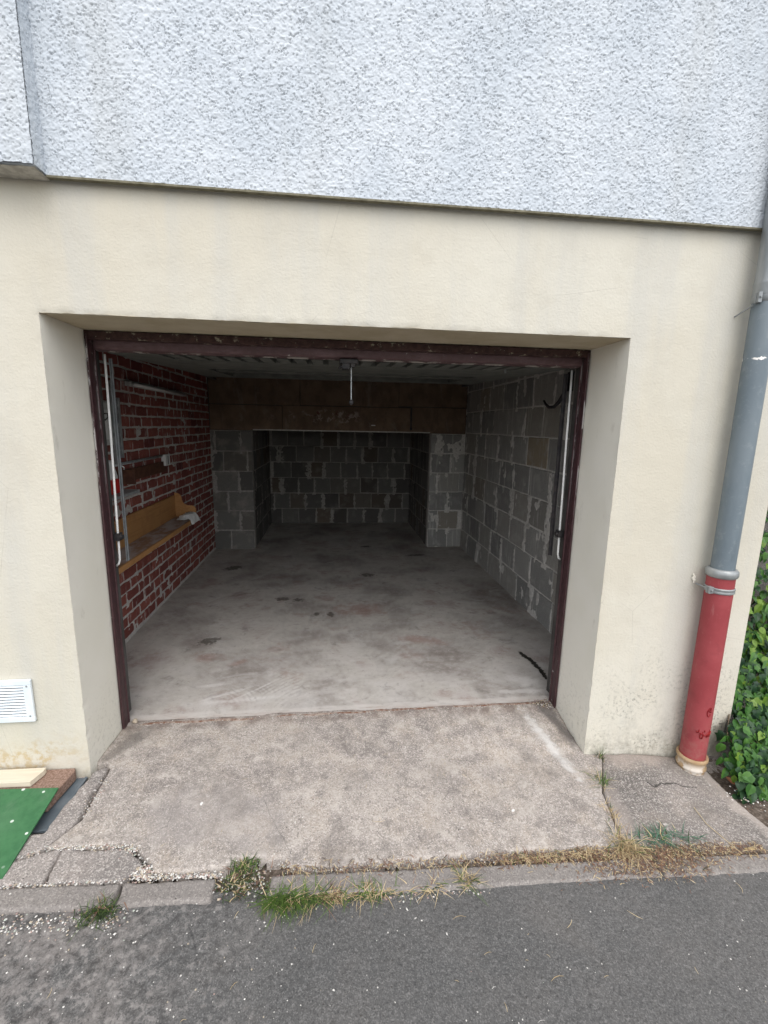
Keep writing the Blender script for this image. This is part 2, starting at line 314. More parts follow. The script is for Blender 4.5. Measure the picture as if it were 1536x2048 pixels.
col = g.mix(g.math('MULTIPLY', g.rng(g.math('ADD', g.xyz()[0], g.math('MULTIPLY', ed, .14)), 1.86, 1.93), .6), col, (0.45, 0.40, 0.36))
col = g.mix(g.math('MULTIPLY', g.rng(g.math('ADD', g.xyz()[0], g.math('MULTIPLY', ed, .2)), 1.40, 1.30), .6), col, (0.33, 0.29, 0.26))
ck = pline(g, [(1.475, -.205), (1.492, -.232), (1.565, -.21), (1.63, -.205), (1.66, -.225), (1.73, -.22)], .006, g.noise(34, 5)); col = g.mix(g.math('MULTIPLY', ck, .85), col, (0.03, 0.028, 0.026))
M['slab_dark'] = g.done(col, .95, g.bump(crumb, .6, .005, nr))
g, col, nr, big = aggregate('weathered_slab', (0.19, 0.175, 0.165), (0.32, 0.29, 0.27), (0.27, 0.24, 0.22), dirt=0.45, white=0.5)
crumb = g.noise(65, 5, .75); col = g.mix(g.math('MULTIPLY', g.rng(crumb, .55, .66), .55), col, (0.58, 0.55, 0.51)); nr = g.bump(crumb, .6, .005, nr)
M['slab'] = g.done(col, 0.95, nr)
g, col, nr, big = aggregate('kerb_concrete', (0.19, 0.175, 0.165), (0.235, 0.22, 0.205), (0.21, 0.19, 0.175), bstr=0.35, white=0.2, dirt=0.4)
M['kerb'] = g.done(col, 0.92, nr)
g, col, nr, big = aggregate('asphalt', (0.088, 0.089, 0.088), (0.116, 0.114, 0.111), (0.108, 0.105, 0.101), spk1=(0.22, 0.215, 0.21), dark=(0.04, 0.04, 0.04), sc=1.25, bstr=0.8, white=0.45, dirt=0.12)
x_ = g.xyz()[0]; leftp = g.math('MULTIPLY', g.rng(g.math('ADD', x_, g.math('MULTIPLY', g.noise(5, 4), 0.5)), -0.15, -0.75), g.rng(g.noise(13, 5, 0.65), 0.40, 0.62))
col = g.mix(g.math('MULTIPLY', leftp, 0.42), col, (0.26, 0.235, 0.22))
crumb = g.noise(95, 5, .75); cr2 = g.noise(38, 5, .7); lft = g.rng(g.math('ADD', x_, g.math('MULTIPLY', g.noise(4, 4), .6)), 0.15, -.45)
col = g.mix(g.math('MULTIPLY', g.rng(crumb, .54, .66), .35), col, (0.24, 0.235, 0.23)); col = g.mix(g.math('MULTIPLY', g.rng(crumb, .45, .34), .5), col, (0.03, 0.03, 0.031))
col = g.mix(g.math('MULTIPLY', g.rng(cr2, .52, .62), g.math('MULTIPLY', lft, .5)), col, (0.30, 0.28, 0.265)); col = g.mix(g.math('MULTIPLY', g.rng(cr2, .46, .38), g.math('MULTIPLY', lft, .6)), col, (0.04, 0.038, 0.037))
ck = pline(g, [(-.60, -.66), (-.585, -.72), (-.545, -.79), (-.53, -.83)], .004, g.noise(26, 4)); col = g.mix(g.math('MULTIPLY', ck, g.rng(g.noise(12, 3), .4, .6, .05, .5)), col, (0.04, 0.04, 0.04)); nr = g.bump(cr2, .5, .005, g.bump(crumb, .6, .004, nr))
M['asphalt'] = g.done(col, 0.9, g.bump(g.vor(80, None, 'F1', 0), -0.3, 0.004, nr))
g = G('soil'); n = g.noise(60, 5, 0.7); M['soil'] = g.done(g.ramp(n, [(0.3, (0.05, 0.038, 0.03)), (0.5, (0.12, 0.095, 0.075)), (0.7, (0.24, 0.20, 0.17))]), 1.0, g.bump(n, 0.8, 0.01))
g = G('far_ground'); n = g.noise(0.4, 6, 0.7); M['ground'] = g.done(g.mix(g.rng(n, .4, .6), (0.16, 0.155, 0.14), (0.12, 0.13, 0.09)), 1.0, g.bump(n, 0.5, 0.05))

# brick, block, mortar
g = G('brick'); r = g.rand(); n = g.noise(45, 5, 0.65)
col = g.ramp(r, [(0.0, (0.17, 0.052, 0.044)), (0.35, (0.22, 0.068, 0.054)), (0.7, (0.27, 0.088, 0.068)), (0.9, (0.20, 0.065, 0.05)), (1.0, (0.12, 0.03, 0.03))])
col = g.mix(g.math('MULTIPLY', g.rng(n, 0.42, 0.66), 0.4), col, (0.12, 0.028, 0.025))
dr = g.noise(14, 5, 0.7, g.map((1, 1, 0.35))); col = g.mix(g.math('MULTIPLY', g.rng(dr, 0.55, 0.67), 0.6), col, (0.42, 0.36, 0.34))
col = g.mix(g.math('MULTIPLY', g.rng(g.noise(170, 2), 0.6, 0.7), 0.4), col, (0.34, 0.15, 0.12))
M['brick'] = g.done(col, 0.85, g.bump(g.noise(130, 4, 0.65), 0.6, 0.003))
g = G('brick_joined'); r = g.isl()
M['brick2'] = g.done(g.ramp(r, [(0.0, (0.17, 0.052, 0.044)), (0.5, (0.26, 0.07, 0.055)), (1.0, (0.12, 0.03, 0.03))]), 0.85, g.bump(g.noise(130, 4), 0.6, 0.003))
g = G('concrete_block'); r = g.rand(); n = g.noise(160, 4, 0.7); m_ = g.noise(6, 5, 0.6); vert = g.noise(10, 4, 0.6, g.map((2.2, 2.2, 0.2)))
col = g.ramp(r, [(0.0, (0.27, 0.27, 0.26)), (0.3, (0.36, 0.36, 0.345)), (0.6, (0.42, 0.415, 0.395)), (0.84, (0.37, 0.35, 0.31)), (0.93, (0.40, 0.335, 0.24)), (1.0, (0.30, 0.295, 0.28))])
col = g.mix(g.math('MULTIPLY', g.rng(n, 0.35, 0.68), 0.5), col, (0.13, 0.13, 0.125))
col = g.mix(g.math('MULTIPLY', g.rng(m_, 0.5, 0.7), 0.5), col, (0.46, 0.45, 0.43))
col = g.mix(g.math('MULTIPLY', g.rng(vert, 0.56, 0.66), 0.55), col, (0.56, 0.55, 0.52))
M['block'] = g.done(col, 0.95, g.bump(n, 0.9, 0.007, g.bump(g.vor(120, None, 'F1', 0), -0.6, 0.006)))
g = G('shaded_niche_block'); r = g.rand(); n = g.noise(160, 4, 0.7)  # block colour darkened to paint the light falloff into the niche
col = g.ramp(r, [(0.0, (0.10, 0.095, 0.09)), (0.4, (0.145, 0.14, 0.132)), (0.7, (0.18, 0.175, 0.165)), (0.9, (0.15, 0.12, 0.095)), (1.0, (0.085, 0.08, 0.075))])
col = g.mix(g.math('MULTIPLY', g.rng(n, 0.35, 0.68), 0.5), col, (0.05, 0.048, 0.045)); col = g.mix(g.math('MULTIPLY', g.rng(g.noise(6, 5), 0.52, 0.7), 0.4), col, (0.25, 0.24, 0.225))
M['niche_shade'] = g.done(col, 0.95, g.bump(n, 0.9, 0.007))
g = G('shaded_pier_block'); r = g.rand(); n = g.noise(160, 4, 0.7)  # same blocks darkened, shade on the left pier put into the colour
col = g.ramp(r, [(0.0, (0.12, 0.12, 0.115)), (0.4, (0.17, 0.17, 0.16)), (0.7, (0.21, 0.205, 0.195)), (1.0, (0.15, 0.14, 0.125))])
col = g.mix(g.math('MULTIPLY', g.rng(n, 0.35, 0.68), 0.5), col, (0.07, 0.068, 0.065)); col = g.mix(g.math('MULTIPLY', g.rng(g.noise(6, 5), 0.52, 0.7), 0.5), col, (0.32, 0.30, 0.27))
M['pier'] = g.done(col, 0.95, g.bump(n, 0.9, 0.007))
def mortar(name, a, b):
    g = G(name); n = g.noise(40, 5, 0.7); k = g.noise(4, 4)
    col = g.mix(g.rng(n, 0.35, 0.65), a, b); col = g.mix(g.math('MULTIPLY', g.rng(k, .5, .7), .35), col, tuple(q * .6 for q in a))
    M[name] = g.done(col, 0.95, g.bump(n, 0.7, 0.006))
mortar('mortar_brick', (0.40, 0.38, 0.36), (0.53, 0.51, 0.48)); mortar('mortar_pier', (0.26, 0.25, 0.235), (0.38, 0.365, 0.34)); mortar('mortar_dark', (0.24, 0.23, 0.21), (0.36, 0.345, 0.32)); mortar('mortar_block', (0.50, 0.49, 0.465), (0.66, 0.645, 0.61))  # pier and niche mortar darkened along with their shaded blocks
g = G('brown_beam'); n = g.noise(5, 5, 0.65); p = g.noise(22, 5, 0.75)
col = g.mix(g.rng(n, .35, .65), (0.145, 0.10, 0.068), (0.20, 0.14, 0.095)); col = g.mix(g.math('MULTIPLY', g.rng(p, .62, .70), .8), col, (0.09, 0.04, 0.03))
ps = g.math('MULTIPLY', g.rng(g.noise(14, 5, .7), .50, .58), g.blob(-.15, 1.76, .55, .10, 0, .5, g.noise(6, 4), ax=('X', 'Z')))
col = g.mix(g.math('MULTIPLY', g.rng(g.noise(9, 6, .7, g.map((1, 1, .5))), .5, .62), .5), col, (0.10, 0.07, 0.05)); col = g.mix(g.math('MULTIPLY', g.rng(g.noise(7, 6, .75, g.map((1, 1, .4)), .6), .54, .66), .45), col, (0.27, 0.235, 0.20))
col = g.mix(g.math('MULTIPLY', ps, .75), col, (0.42, 0.37, 0.33)); col = g.mix(g.math('MULTIPLY', g.rng(g.noise(18, 5, .7), .56, .62), g.math('MULTIPLY', g.blob(-.15, 1.78, .6, .12, 0, .6, g.noise(6, 4), ax=('X', 'Z')), .8)), col, (0.12, 0.035, 0.025))
M['beam'] = g.done(col, 0.85, g.bump(n, 0.4, 0.01))
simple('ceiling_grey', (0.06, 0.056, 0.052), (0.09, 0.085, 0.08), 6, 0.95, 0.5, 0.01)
# paints, metals
g = G('maroon_paint'); n = g.noise(35, 5, 0.7); st = g.noise(16, 5, 0.7, g.map((1, 1, 0.18)))
col = g.mix(g.rng(n, 0.35, 0.65), (0.046, 0.022, 0.025), (0.070, 0.034, 0.037)); col = g.mix(g.math('MULTIPLY', g.rng(st, 0.56, 0.7), 0.4), col, (0.115, 0.07, 0.075))
chip = g.rng(g.noise(26, 6, 0.75), 0.655, 0.672); o_ = g.xyz(); ax_ = g.math('ABSOLUTE', o_[0])
chip = g.math('MAXIMUM', chip, g.math('MULTIPLY', g.rng(g.noise(20, 6, .75, g.map((1, 1, .35))), .50, .53), g.math('MULTIPLY', g.rng(ax_, 1.2335, 1.2375), g.rng(o_[2], 1.1, 1.6)))); col = g.mix(chip, col, (0.46, 0.45, 0.44))
M['maroon'] = g.done(col, 0.45, g.bump(g.noise(18, 4), 0.35, 0.004, g.bump(chip, -0.4, 0.001)))
g = G('maroon_rail_paint'); n = g.noise(30, 5, 0.7); st = g.noise(16, 5, 0.7, g.map((0.25, 1, 1)))
col = g.mix(g.rng(n, 0.35, 0.65), (0.085, 0.046, 0.048), (0.115, 0.066, 0.069)); col = g.mix(g.math('MULTIPLY', g.rng(st, 0.5, 0.7), 0.5), col, (0.21, 0.135, 0.14))
chip = g.math('MAXIMUM', g.rng(g.noise(30, 6, 0.75), 0.655, 0.672), g.math('MULTIPLY', g.rng(g.noise(11, 6, .7), .50, .54), g.rng(g.xyz()[2], 1.991, 1.985)))
col = g.mix(chip, col, (0.50, 0.47, 0.43)); M['rail'] = g.done(col, 0.5, g.bump(n, 0.2, 0.003))
g = G('flaking_frame_paint'); n = g.noise(40, 5, 0.7)
col = g.mix(g.rng(n, 0.4, 0.6), (0.045, 0.022, 0.02), (0.075, 0.04, 0.035)); chip = g.rng(g.noise(24, 6, 0.8), 0.585, 0.61)
col = g.mix(chip, col, (0.36, 0.33, 0.25)); M['flaking'] = g.done(col, 0.7, g.bump(chip, 0.5, 0.003))
simple('door_sheet', (0.095, 0.10, 0.09), (0.14, 0.145, 0.13), 9, 0.6)
simple('dark_steel', (0.02, 0.02, 0.022), (0.045, 0.04, 0.04), 30, 0.5)
simple('white_rod', (0.68, 0.69, 0.67), (0.8, 0.8, 0.78), 25, 0.45)
simple('galvanised', (0.30, 0.32, 0.33), (0.42, 0.44, 0.45), 30, 0.42, metal=0.5)
simple('steel_grey', (0.13, 0.14, 0.145), (0.19, 0.20, 0.205), 25, 0.5, metal=.3)
simple('threshold_rust', (0.17, 0.09, 0.06), (0.34, 0.28, 0.24), 40, 0.8)
simple('white_plastic', (0.62, 0.63, 0.62), (0.68, 0.68, 0.67), 10, 0.4)
simple('paper', (0.42, 0.43, 0.42), (0.52, 0.53, 0.51), 8, 0.8)
simple('vent_white', (0.66, 0.72, 0.76), (0.73, 0.78, 0.81), 12, 0.35)
simple('vent_dark', (0.03, 0.035, 0.04), (0.05, 0.055, 0.06), 12, 0.8)
simple('red_plastic', (0.42, 0.02, 0.02), (0.5, 0.03, 0.03), 12, 0.35)
g = G('pine'); n = g.noise(3, 5, 0.6, g.map((6, 0.8, 12)), 0.6)
M['pine'] = g.done(g.mix(g.rng(g.noise(9, 4), .5, .7), g.ramp(n, [(0.3, (0.30, 0.145, 0.055)), (0.55, (0.42, 0.225, 0.09)), (0.75, (0.34, 0.165, 0.065))]), (0.33, 0.16, 0.065)), 0.55, g.bump(n, 0.1, 0.002))
g = G('dusty_pine'); n = g.noise(9, 6, 0.7, g.map((1, 0.5, 1)))
M['dusty'] = g.done(g.mix(g.rng(n, .38, .62), (0.28, 0.17, 0.11), (0.42, 0.37, 0.36)), 0.8, g.bump(n, 0.3, 0.002))
simple('dark_wood', (0.07, 0.03, 0.02), (0.11, 0.05, 0.03), 20, 0.7)
g = G('green_board'); n = g.noise(25, 5, .7); col = g.mix(g.rng(n, .35, .65), (0.036, 0.128, 0.052), (0.050, 0.158, 0.066))
fl = g.math('MULTIPLY', g.rng(g.xyz(g.vor(22, None, 'F1', 1))[0], 0.86, 0.90), g.rng(g.vor(22, None, 'F1', 0), 0.17, 0.12)); col = g.mix(fl, col, (0.6, 0.66, 0.6))
col = g.mix(g.math('MULTIPLY', g.rng(g.noise(7, 6, .75, g.map((1, .4, 1))), .52, .68), .3), col, (0.14, 0.20, 0.14)); M['green'] = g.done(g.mix(g.math('MULTIPLY', g.rng(g.noise(4, 4), .5, .7), .3), col, (0.10, 0.20, 0.11)), 0.55, g.bump(g.noise(200, 3), 0.2, 0.001))
g = G('pale_wood'); n = g.noise(4, 5, .6, g.map((1, 14, 14))); M['palewood'] = g.done(g.mix(g.rng(n, .3, .7), (0.56, 0.50, 0.39), (0.66, 0.60, 0.48)), 0.7, g.bump(n, .15, .002))
g = G('brown_brick_slab'); n = g.noise(110, 4, .7); M['brownslab'] = g.done(g.mix(g.rng(n, .35, .65), (0.17, 0.105, 0.075), (0.32, 0.22, 0.175)), 0.95, g.bump(n, .8, .005))
simple('slate', (0.10, 0.125, 0.145), (0.14, 0.165, 0.185), 14, 0.5)
g = G('grey_pipe'); n = g.noise(5, 5, .65, g.map((1, 1, .4))); z = g.xyz()[2]
col = g.mix(g.rng(n, .35, .65), (0.125, 0.160, 0.185), (0.165, 0.200, 0.222)); col = g.mix(g.math('MULTIPLY', g.rng(g.noise(24, 5, .7), .54, .68), .45), col, (0.24, 0.27, 0.28)); col = g.mix(g.math('MULTIPLY', g.rng(g.noise(12, 5, .7, g.map((1, 1, .15))), .54, .66), .4), col, (0.085, 0.105, 0.12))
a = g.blob(1.79, 1.985, .022, .008, -.1, .3, g.noise(60, 2), ax=('X', 'Z')); col = g.mix(a, col, (0.85, 0.82, 0.78))
M['greypipe'] = g.done(col, 0.42, g.bump(n, .1, .003), spec=.45)
g = G('zinc_pipe'); n = g.noise(7, 5, .65, g.map((1, 1, .3))); M['zinc'] = g.done(g.mix(g.rng(n, .3, .7), (0.20, 0.215, 0.22), (0.33, 0.345, 0.345)), 0.38, g.bump(n, .1, .003), 0.35)
g = G('red_pipe'); n = g.noise(6, 5, .6); col = g.mix(g.rng(n, .35, .65), (0.27, 0.046, 0.052), (0.32, 0.062, 0.068)); col = g.mix(g.math('MULTIPLY', g.rng(g.noise(60, 4, .7), .6, .7), .25), col, (0.42, 0.16, 0.16))
scr = g.rng(g.noise(30, 5, .75, g.map((1, 1, .12))), .60, .68); col = g.mix(g.math('MULTIPLY', scr, .3), col, (0.45, 0.22, 0.21)); dk = g.rng(g.noise(7, 5, .7), .52, .68); col = g.mix(g.math('MULTIPLY', dk, .35), col, (0.17, 0.03, 0.035)); bt = g.math('MULTIPLY', g.rng(g.xyz()[2], .25, -.02), g.rng(g.noise(22, 5, .7), .4, .6)); col = g.mix(g.math('MULTIPLY', bt, .35), col, (0.30, 0.17, 0.14))
M['redpipe'] = g.done(col, 0.55, g.bump(g.noise(100, 3), .15, .001))
simple('red_drip', (0.20, 0.012, 0.016), (0.24, 0.02, 0.02), 12, 0.2)
g = G('clay'); n = g.noise(30, 5, .7); wt = g.math('MULTIPLY', g.rng(g.noise(12, 5, .7), .48, .6), g.rng(g.xyz()[2], -0.04, -0.09))
M['clay'] = g.done(g.mix(g.math('MULTIPLY', wt, .8), g.mix(g.rng(n, .35, .65), (0.36, 0.24, 0.13), (0.46, 0.33, 0.20)), (0.7, 0.66, 0.6)), 0.6, g.bump(n, .25, .002))
# plants
def leafmat(name, a, b, rough=0.4):
    g = G(name); r = g.rand(); i = g.isl(); f = g.math('FRACT', g.math('ADD', r, i)); n = g.noise(60, 3)
    col = g.mix(f, a, b); col = g.mix(g.math('MULTIPLY', g.rng(n, .5, .7), .25), col, tuple(min(1, q * 1.6) for q in b))
    g.b.inputs['Transmission Weight'].default_value = 0
    g.done(col, rough, g.bump(n, .2, .002)); g.b.inputs['Subsurface Weight'].default_value = 0.0
    # thin-leaf translucency
    tr = g.n.new('ShaderNodeBsdfTranslucent'); g.put(tr.inputs['Color'], col); ms = g.n.new('ShaderNodeMixShader'); ms.inputs[0].default_value = 0.22
    out = [q for q in g.n if q.type == 'OUTPUT_MATERIAL'][0]; g.l.new(g.b.outputs[0], ms.inputs[1]); g.l.new(tr.outputs[0], ms.inputs[2]); g.l.new(ms.outputs[0], out.inputs[0])
    M[name] = g.m
leafmat('ivy_dark', (0.010, 0.034, 0.016), (0.032, 0.080, 0.029)); leafmat('ivy_mid', (0.032, 0.105, 0.020), (0.080, 0.185, 0.036)); leafmat('ivy_lime', (0.11, 0.21, 0.025), (0.17, 0.27, 0.045))
leafmat('grass_green', (0.070, 0.130, 0.024), (0.135, 0.215, 0.05), 0.6); leafmat('grass_dark', (0.030, 0.050, 0.020), (0.055, 0.085, 0.035), 0.7); leafmat('grass_dry', (0.42, 0.31, 0.16), (0.66, 0.54, 0.34), 0.7)
leafmat('grass_blue', (0.06, 0.14, 0.09), (0.10, 0.20, 0.13), 0.6); leafmat('litter_brown', (0.12, 0.06, 0.04), (0.30, 0.18, 0.12), 0.9); leafmat('dead_leaf', (0.40, 0.16, 0.09), (0.50, 0.24, 0.14), 0.8)
simple('stem', (0.10, 0.07, 0.05), (0.16, 0.12, 0.08), 30, 0.9)
for nm, c in (('pebble_white', (0.60, 0.585, 0.55)), ('pebble_beige', (0.42, 0.36, 0.28)), ('pebble_pink', (0.36, 0.26, 0.23)), ('pebble_grey', (0.22, 0.21, 0.20)), ('pebble_green', (0.40, 0.44, 0.38))):
    g = G(nm); i = g.isl(); M[nm] = g.done(g.mix(i, tuple(q * .75 for q in c), tuple(min(.8, q * 1.15) for q in c)), 0.8)
g, col, nr, big = aggregate('old_concrete_wall', (0.16, 0.15, 0.145), (0.26, 0.245, 0.235), (0.20, 0.175, 0.16), sc=.8); M['oldwall'] = g.done(col, .95, nr)

# ------------------------------------------------------------------ key dimensions (metres)
XL, XR, ZT, D = -1.25, 1.25, 2.071, 0.33      # opening and depth of its reveal
GL, GR, B, N = -1.661, 1.688, 4.056, 5.697      # garage walls, pier face, niche back
PL, PR, ZLN = -1.143, 1.211, 1.569
ZC = 2.42
def gz(x, y):
    x = np.asarray(x, float); y = np.asarray(y, float)
    x, y = np.broadcast_arrays(x, y)
    out = -0.026 - 0.033 * np.clip(x, -5, 5) + 0.03 * np.clip(y, -4, 0)
    out = out - .030 * sstep(1.50, 1.86, x) * sstep(-.62, -.25, y)
    t = np.clip((y - 0.0) / 0.34, 0, 1)
    return out * (1 - t)

# ------------------------------------------------------------------ ground
def nonuni(a, b, step, lo, hi, n=14):
    inner = np.arange(a, b + 1e-9, step)
    k = np.arange(1, n + 1) / n
    return np.concatenate([(a - (a - lo) * k ** 2.5)[::-1], inner, b + (hi - b) * k ** 2.5]) if lo < a else np.concatenate([inner, b + (hi - b) * k ** 2.5])
gm = MB().add([(-600, -600, -0.42), (600, -600, -0.42), (600, 600, -0.42), (-600, 600, -0.42)], [(0, 1, 2, 3)])
tag(gm.build('ground', M['ground']), kind='structure')
xs = nonuni(-2.2, 2.7, 0.005, -40, 40)
ys = np.concatenate([-0.612 - 0.93 - (39) * (np.arange(1, 15)[::-1] / 14) ** 2.5, np.arange(-0.612 - 0.93, -0.60, 0.005)])
X, Y = np.meshgrid(xs, ys)
inner = ((X > -2.3) & (X < 2.8) & (Y > -1.7)).astype(float)
z = gz(X, Y) - 0.009 + inner * (0.0022 * fbm(X * 70, Y * 70, 3, 3) + 0.006 * fbm(X * 3, Y * 3, 9, 3) + 0.0030 * fbm(X * 45, Y * 45, 5, 2) * sstep(0.1, -0.7, X))
z -= inner * 0.007 * sstep(-0.66, -0.62, Y + 0.012 * vn(X * 9, X * 0, 4))     # washed-out edge along the kerb
V = np.stack([X, Y, z], -1)
tag(gridmesh('road', V, np.ones((len(ys) - 1, len(xs) - 1), bool), M['asphalt']), kind='structure')
sb = MB(); sb.add([(-6, -.63, float(gz(-6, -.63)) - .045), (6, -.63, float(gz(6, -.63)) - .045), (6, .5, -.26), (-6, .5, .06 - .1)], [(0, 1, 2, 3)])
tag(sb.build('soil', M['soil']), kind='structure')

def inpoly(X, Y, P):
    r = np.zeros(X.shape, bool); n = len(P)
    for i in range(n):
        x0, y0 = P[i]; x1, y1 = P[(i + 1) % n]
        if y0 == y1: continue
        c = ((y0 > Y) != (y1 > Y)) & (X < (x1 - x0) * (Y - y0) / (y1 - y0) + x0); r ^= c
    return r
def pdist(X, Y, P):
    d = np.full(X.shape, 9.0); n = len(P)
    for i in range(n):
        a = np.array(P[i]); b = np.array(P[(i + 1) % n]); ab = b - a; L = (ab ** 2).sum()
        t = np.clip(((X - a[0]) * ab[0] + (Y - a[1]) * ab[1]) / L, 0, 1)
        d = np.minimum(d, np.hypot(X - a[0] - t * ab[0], Y - a[1] - t * ab[1]))
    return np.where(inpoly(X, Y, P), d, -d)
def slab(name, P, mat, step=0.006, dz=0.0, edge=0.008, jit=0.006, seed=1, amp=0.0012, parent=None, drop=0.05):
    P = [tuple(p) for p in P]; xs_ = [p[0] for p in P]; ys_ = [p[1] for p in P]
    X, Y = np.meshgrid(np.arange(min(xs_) - .01, max(xs_) + .01, step), np.arange(min(ys_) - .01, max(ys_) + .01, step))
    d = pdist(X, Y, P) + jit * fbm(X * 28, Y * 28, seed, 3) + jit * 0.8 * fbm(X * 7, Y * 7, seed + 9, 2)
    z = gz(X, Y) + dz + amp * fbm(X * 60, Y * 60, seed + 3, 3) + amp * 3 * fbm(X * 3.2, Y * 3.2, seed + 5, 2)
    t = np.clip(d / edge, 0, 1); z = z - 0.010 * (1 - t) ** 2 - drop * sstep(0.002, -step * 1.2, d)
    k = (d > -step * 1.3); keep = k[:-1, :-1] & k[1:, :-1] & k[:-1, 1:] & k[1:, 1:]
    return gridmesh(name, np.stack([X, Y, z], -1), keep, mat, parent)
ap = empty('apron', kind='structure')
LX = -1.163
slab('concrete_slab', [(XL + .0, .40), (XR - .0, .40), (XR, .0), (1.349, -.005), (1.296, -.1), (1.206, -.25), (1.171, -.38), (1.130, -.527), (.589, -.519), (.2, -.532), (-.149, -.545), (-.27, -.535), (-.305, -.498), (-.40, -.488), (-.482, -.484), (-.513, -.517), (-.66, -.53), (-.77, -.522), (-.80, -.48), (-.895, -.408), (-.93, -.402), (-1.225, -.403), (-1.150, -.28), (-1.162, -.1), (-1.165, .02), (-1.20, .05), (XL, .06)], M['apron'], seed=11, edge=.006, jit=.004)
slab('concrete_slab', [(1.352, -.005), (1.885, -.015), (1.885, -.57), (1.133, -.532), (1.173, -.38), (1.208, -.25), (1.298, -.1)], M['slab_dark'], seed=23, parent=ap, amp=.0018, edge=.005, jit=.004)
slab('concrete_slab', [(-1.232, .0), (-1.18, .035), (-1.172, -.1), (-1.158, -.28), (-1.222, -.405), (-1.30, -.435), (-1.7, -.45), (-2.6, -.45), (-2.6, -.33), (-1.27, -.33), (-1.262, -.2)], M['slab'], seed=31, parent=ap, edge=.010, jit=.008)
slab('concrete_slab', [(-1.265, .02), (-1.268, -.325), (-2.6, -.325), (-2.6, .02)], M['slab'], seed=37, parent=ap, dz=-.038)
slab('concrete_slab', [(-.935, -.412), (-.905, -.418), (-.83, -.485), (-.875, -.548), (-1.14, -.546), (-1.15, -.41), (-1.2, -.408)], M['slab'], seed=41, parent=ap, edge=.007, jit=.008)
slab('concrete_slab', [(-1.16, -.41), (-1.15, -.546), (-1.6, -.543), (-2.6, -.54), (-2.6, -.46), (-1.3, -.445), (-1.21, -.415)], M['slab'], seed=43, parent=ap, edge=.007, jit=.006)
for ob in C.objects:
    if ob.name == 'concrete_slab': ob.parent = ap
ks = empty('kerb', kind='structure')
kb = [(-2.6, -1.75), (-1.745, -.872), (-.862, -.535), (-.335, 1.21), (1.218, 2.6)]
def ky(x): return -0.552 - 0.013 * (x + 1.3)
for i, (a, b) in enumerate(kb):
    slab('kerb_stone', [(a, ky(a)), (b, ky(b)), (b, ky(b) - .082), (a, ky(a) - .082)], M['kerb'], step=.005, dz=.002 * (i % 2), edge=.008, jit=.004, seed=60 + i, parent=ks, amp=.0008)
# garage floor and rusty threshold
xs = np.arange(GL - .05, GR + .06, .02); ys = np.arange(.385, N + .1, .02); X, Y = np.meshgrid(xs, ys)
z = 0.004 * fbm(X * 2, Y * 2, 71, 3) + .001 * fbm(X * 14, Y * 14, 72, 3) + .001
tag(gridmesh('garage_floor', np.stack([X, Y, z], -1), np.ones((len(ys) - 1, len(xs) - 1), bool), M['floor']), kind='structure')
th = empty('threshold_strip', (0, 0, 0), 0, 'rusty flat metal strip set in the floor across the garage entrance', 'threshold', kind='thing')
for x0, x1, y in ((-1.15, -.55, .358), (-.42, .12, .366), (.14, .5, .372), (.62, 1.14, .372)):
    tm = MB(); n = 8; P_ = [(x0 + (x1 - x0) * k / n, y + .004 * math.sin(k * 1.7 + x0), .002 + .002 * math.sin(k * 2.3)) for k in range(n + 1)]
    for p, q in zip(P_, P_[1:]):
        tm.add([(p[0], p[1] - .006, p[2]), (q[0], q[1] - .006, q[2]), (q[0], q[1] + .006, q[2] + .001), (p[0], p[1] + .006, p[2] + .001), (p[0], p[1] - .006, p[2] - .02), (q[0], q[1] - .006, q[2] - .02)], [(0, 1, 2, 3), (4, 5, 1, 0)])
    tm.build('metal_strip', M['threshold_rust'], th)

# ------------------------------------------------------------------ facade
fac = empty('building', (0, 0, 0), 0, 'residential building front with cream ground floor and white roughcast storey above a garage opening', 'building', kind='thing')
ZB, XE = 2.545, 2.092
def wallgrid(name, x0, x1, z0, z1, step, y, mat, parent, hole=None, amp=.0015, seed=1, flt=None):
    xs = np.arange(x0, x1 + step * .5, step); zs = np.arange(z0, z1 + step * .5, step); xs[-1] = x1; zs[-1] = z1
    if hole:
        for h in (hole[0], hole[1]): xs[np.argmin(abs(xs - h))] = h
        zs[np.argmin(abs(zs - hole[2]))] = hole[2]
    X, Z = np.meshgrid(xs, zs); Yv = y + amp * fbm(X * 4, Z * 4, seed, 3)
    if hole:
        fz = .0009 * vn(Z * 60, Z * 0, 8) + .010 * np.clip(vn(Z * 26, Z * 0, 9) - .45, 0, 1) * (Z < .5); X = np.where((abs(X - hole[0]) < 1e-6) & (Z < hole[2]), X - fz, np.where((abs(X - hole[1]) < 1e-6) & (Z < hole[2]), X + fz, X))
        e = np.maximum(np.maximum(hole[0] - X, X - hole[1]), Z - hole[2]); Yv = np.where(e < .002, y + .006 * (0.5 + .5 * vn(X * 30, Z * 30, 3)), Yv)
    keep = np.ones((len(zs) - 1, len(xs) - 1), bool); xc = (xs[1:] + xs[:-1]) / 2; zc = (zs[1:] + zs[:-1]) / 2; XX, ZZ = np.meshgrid(xc, zc)
    if hole: keep &= ~((XX > hole[0]) & (XX < hole[1]) & (ZZ < hole[2]))
    if flt is not None: keep &= flt(XX, ZZ)
    return gridmesh(name, np.stack([X, Yv, Z], -1), keep, mat, parent)
chipf = lambda X, Z: ~((X > 1.99) & (Z < .085 + .03 * vn(X * 40, X * 0, 5)))
wallgrid('plinth_wall', -2.4, XE, -.18, ZB + .02, .015, 0.0, M['cream'], fac, (XL, XR, ZT), .0016, 5, chipf)
lw = MB()
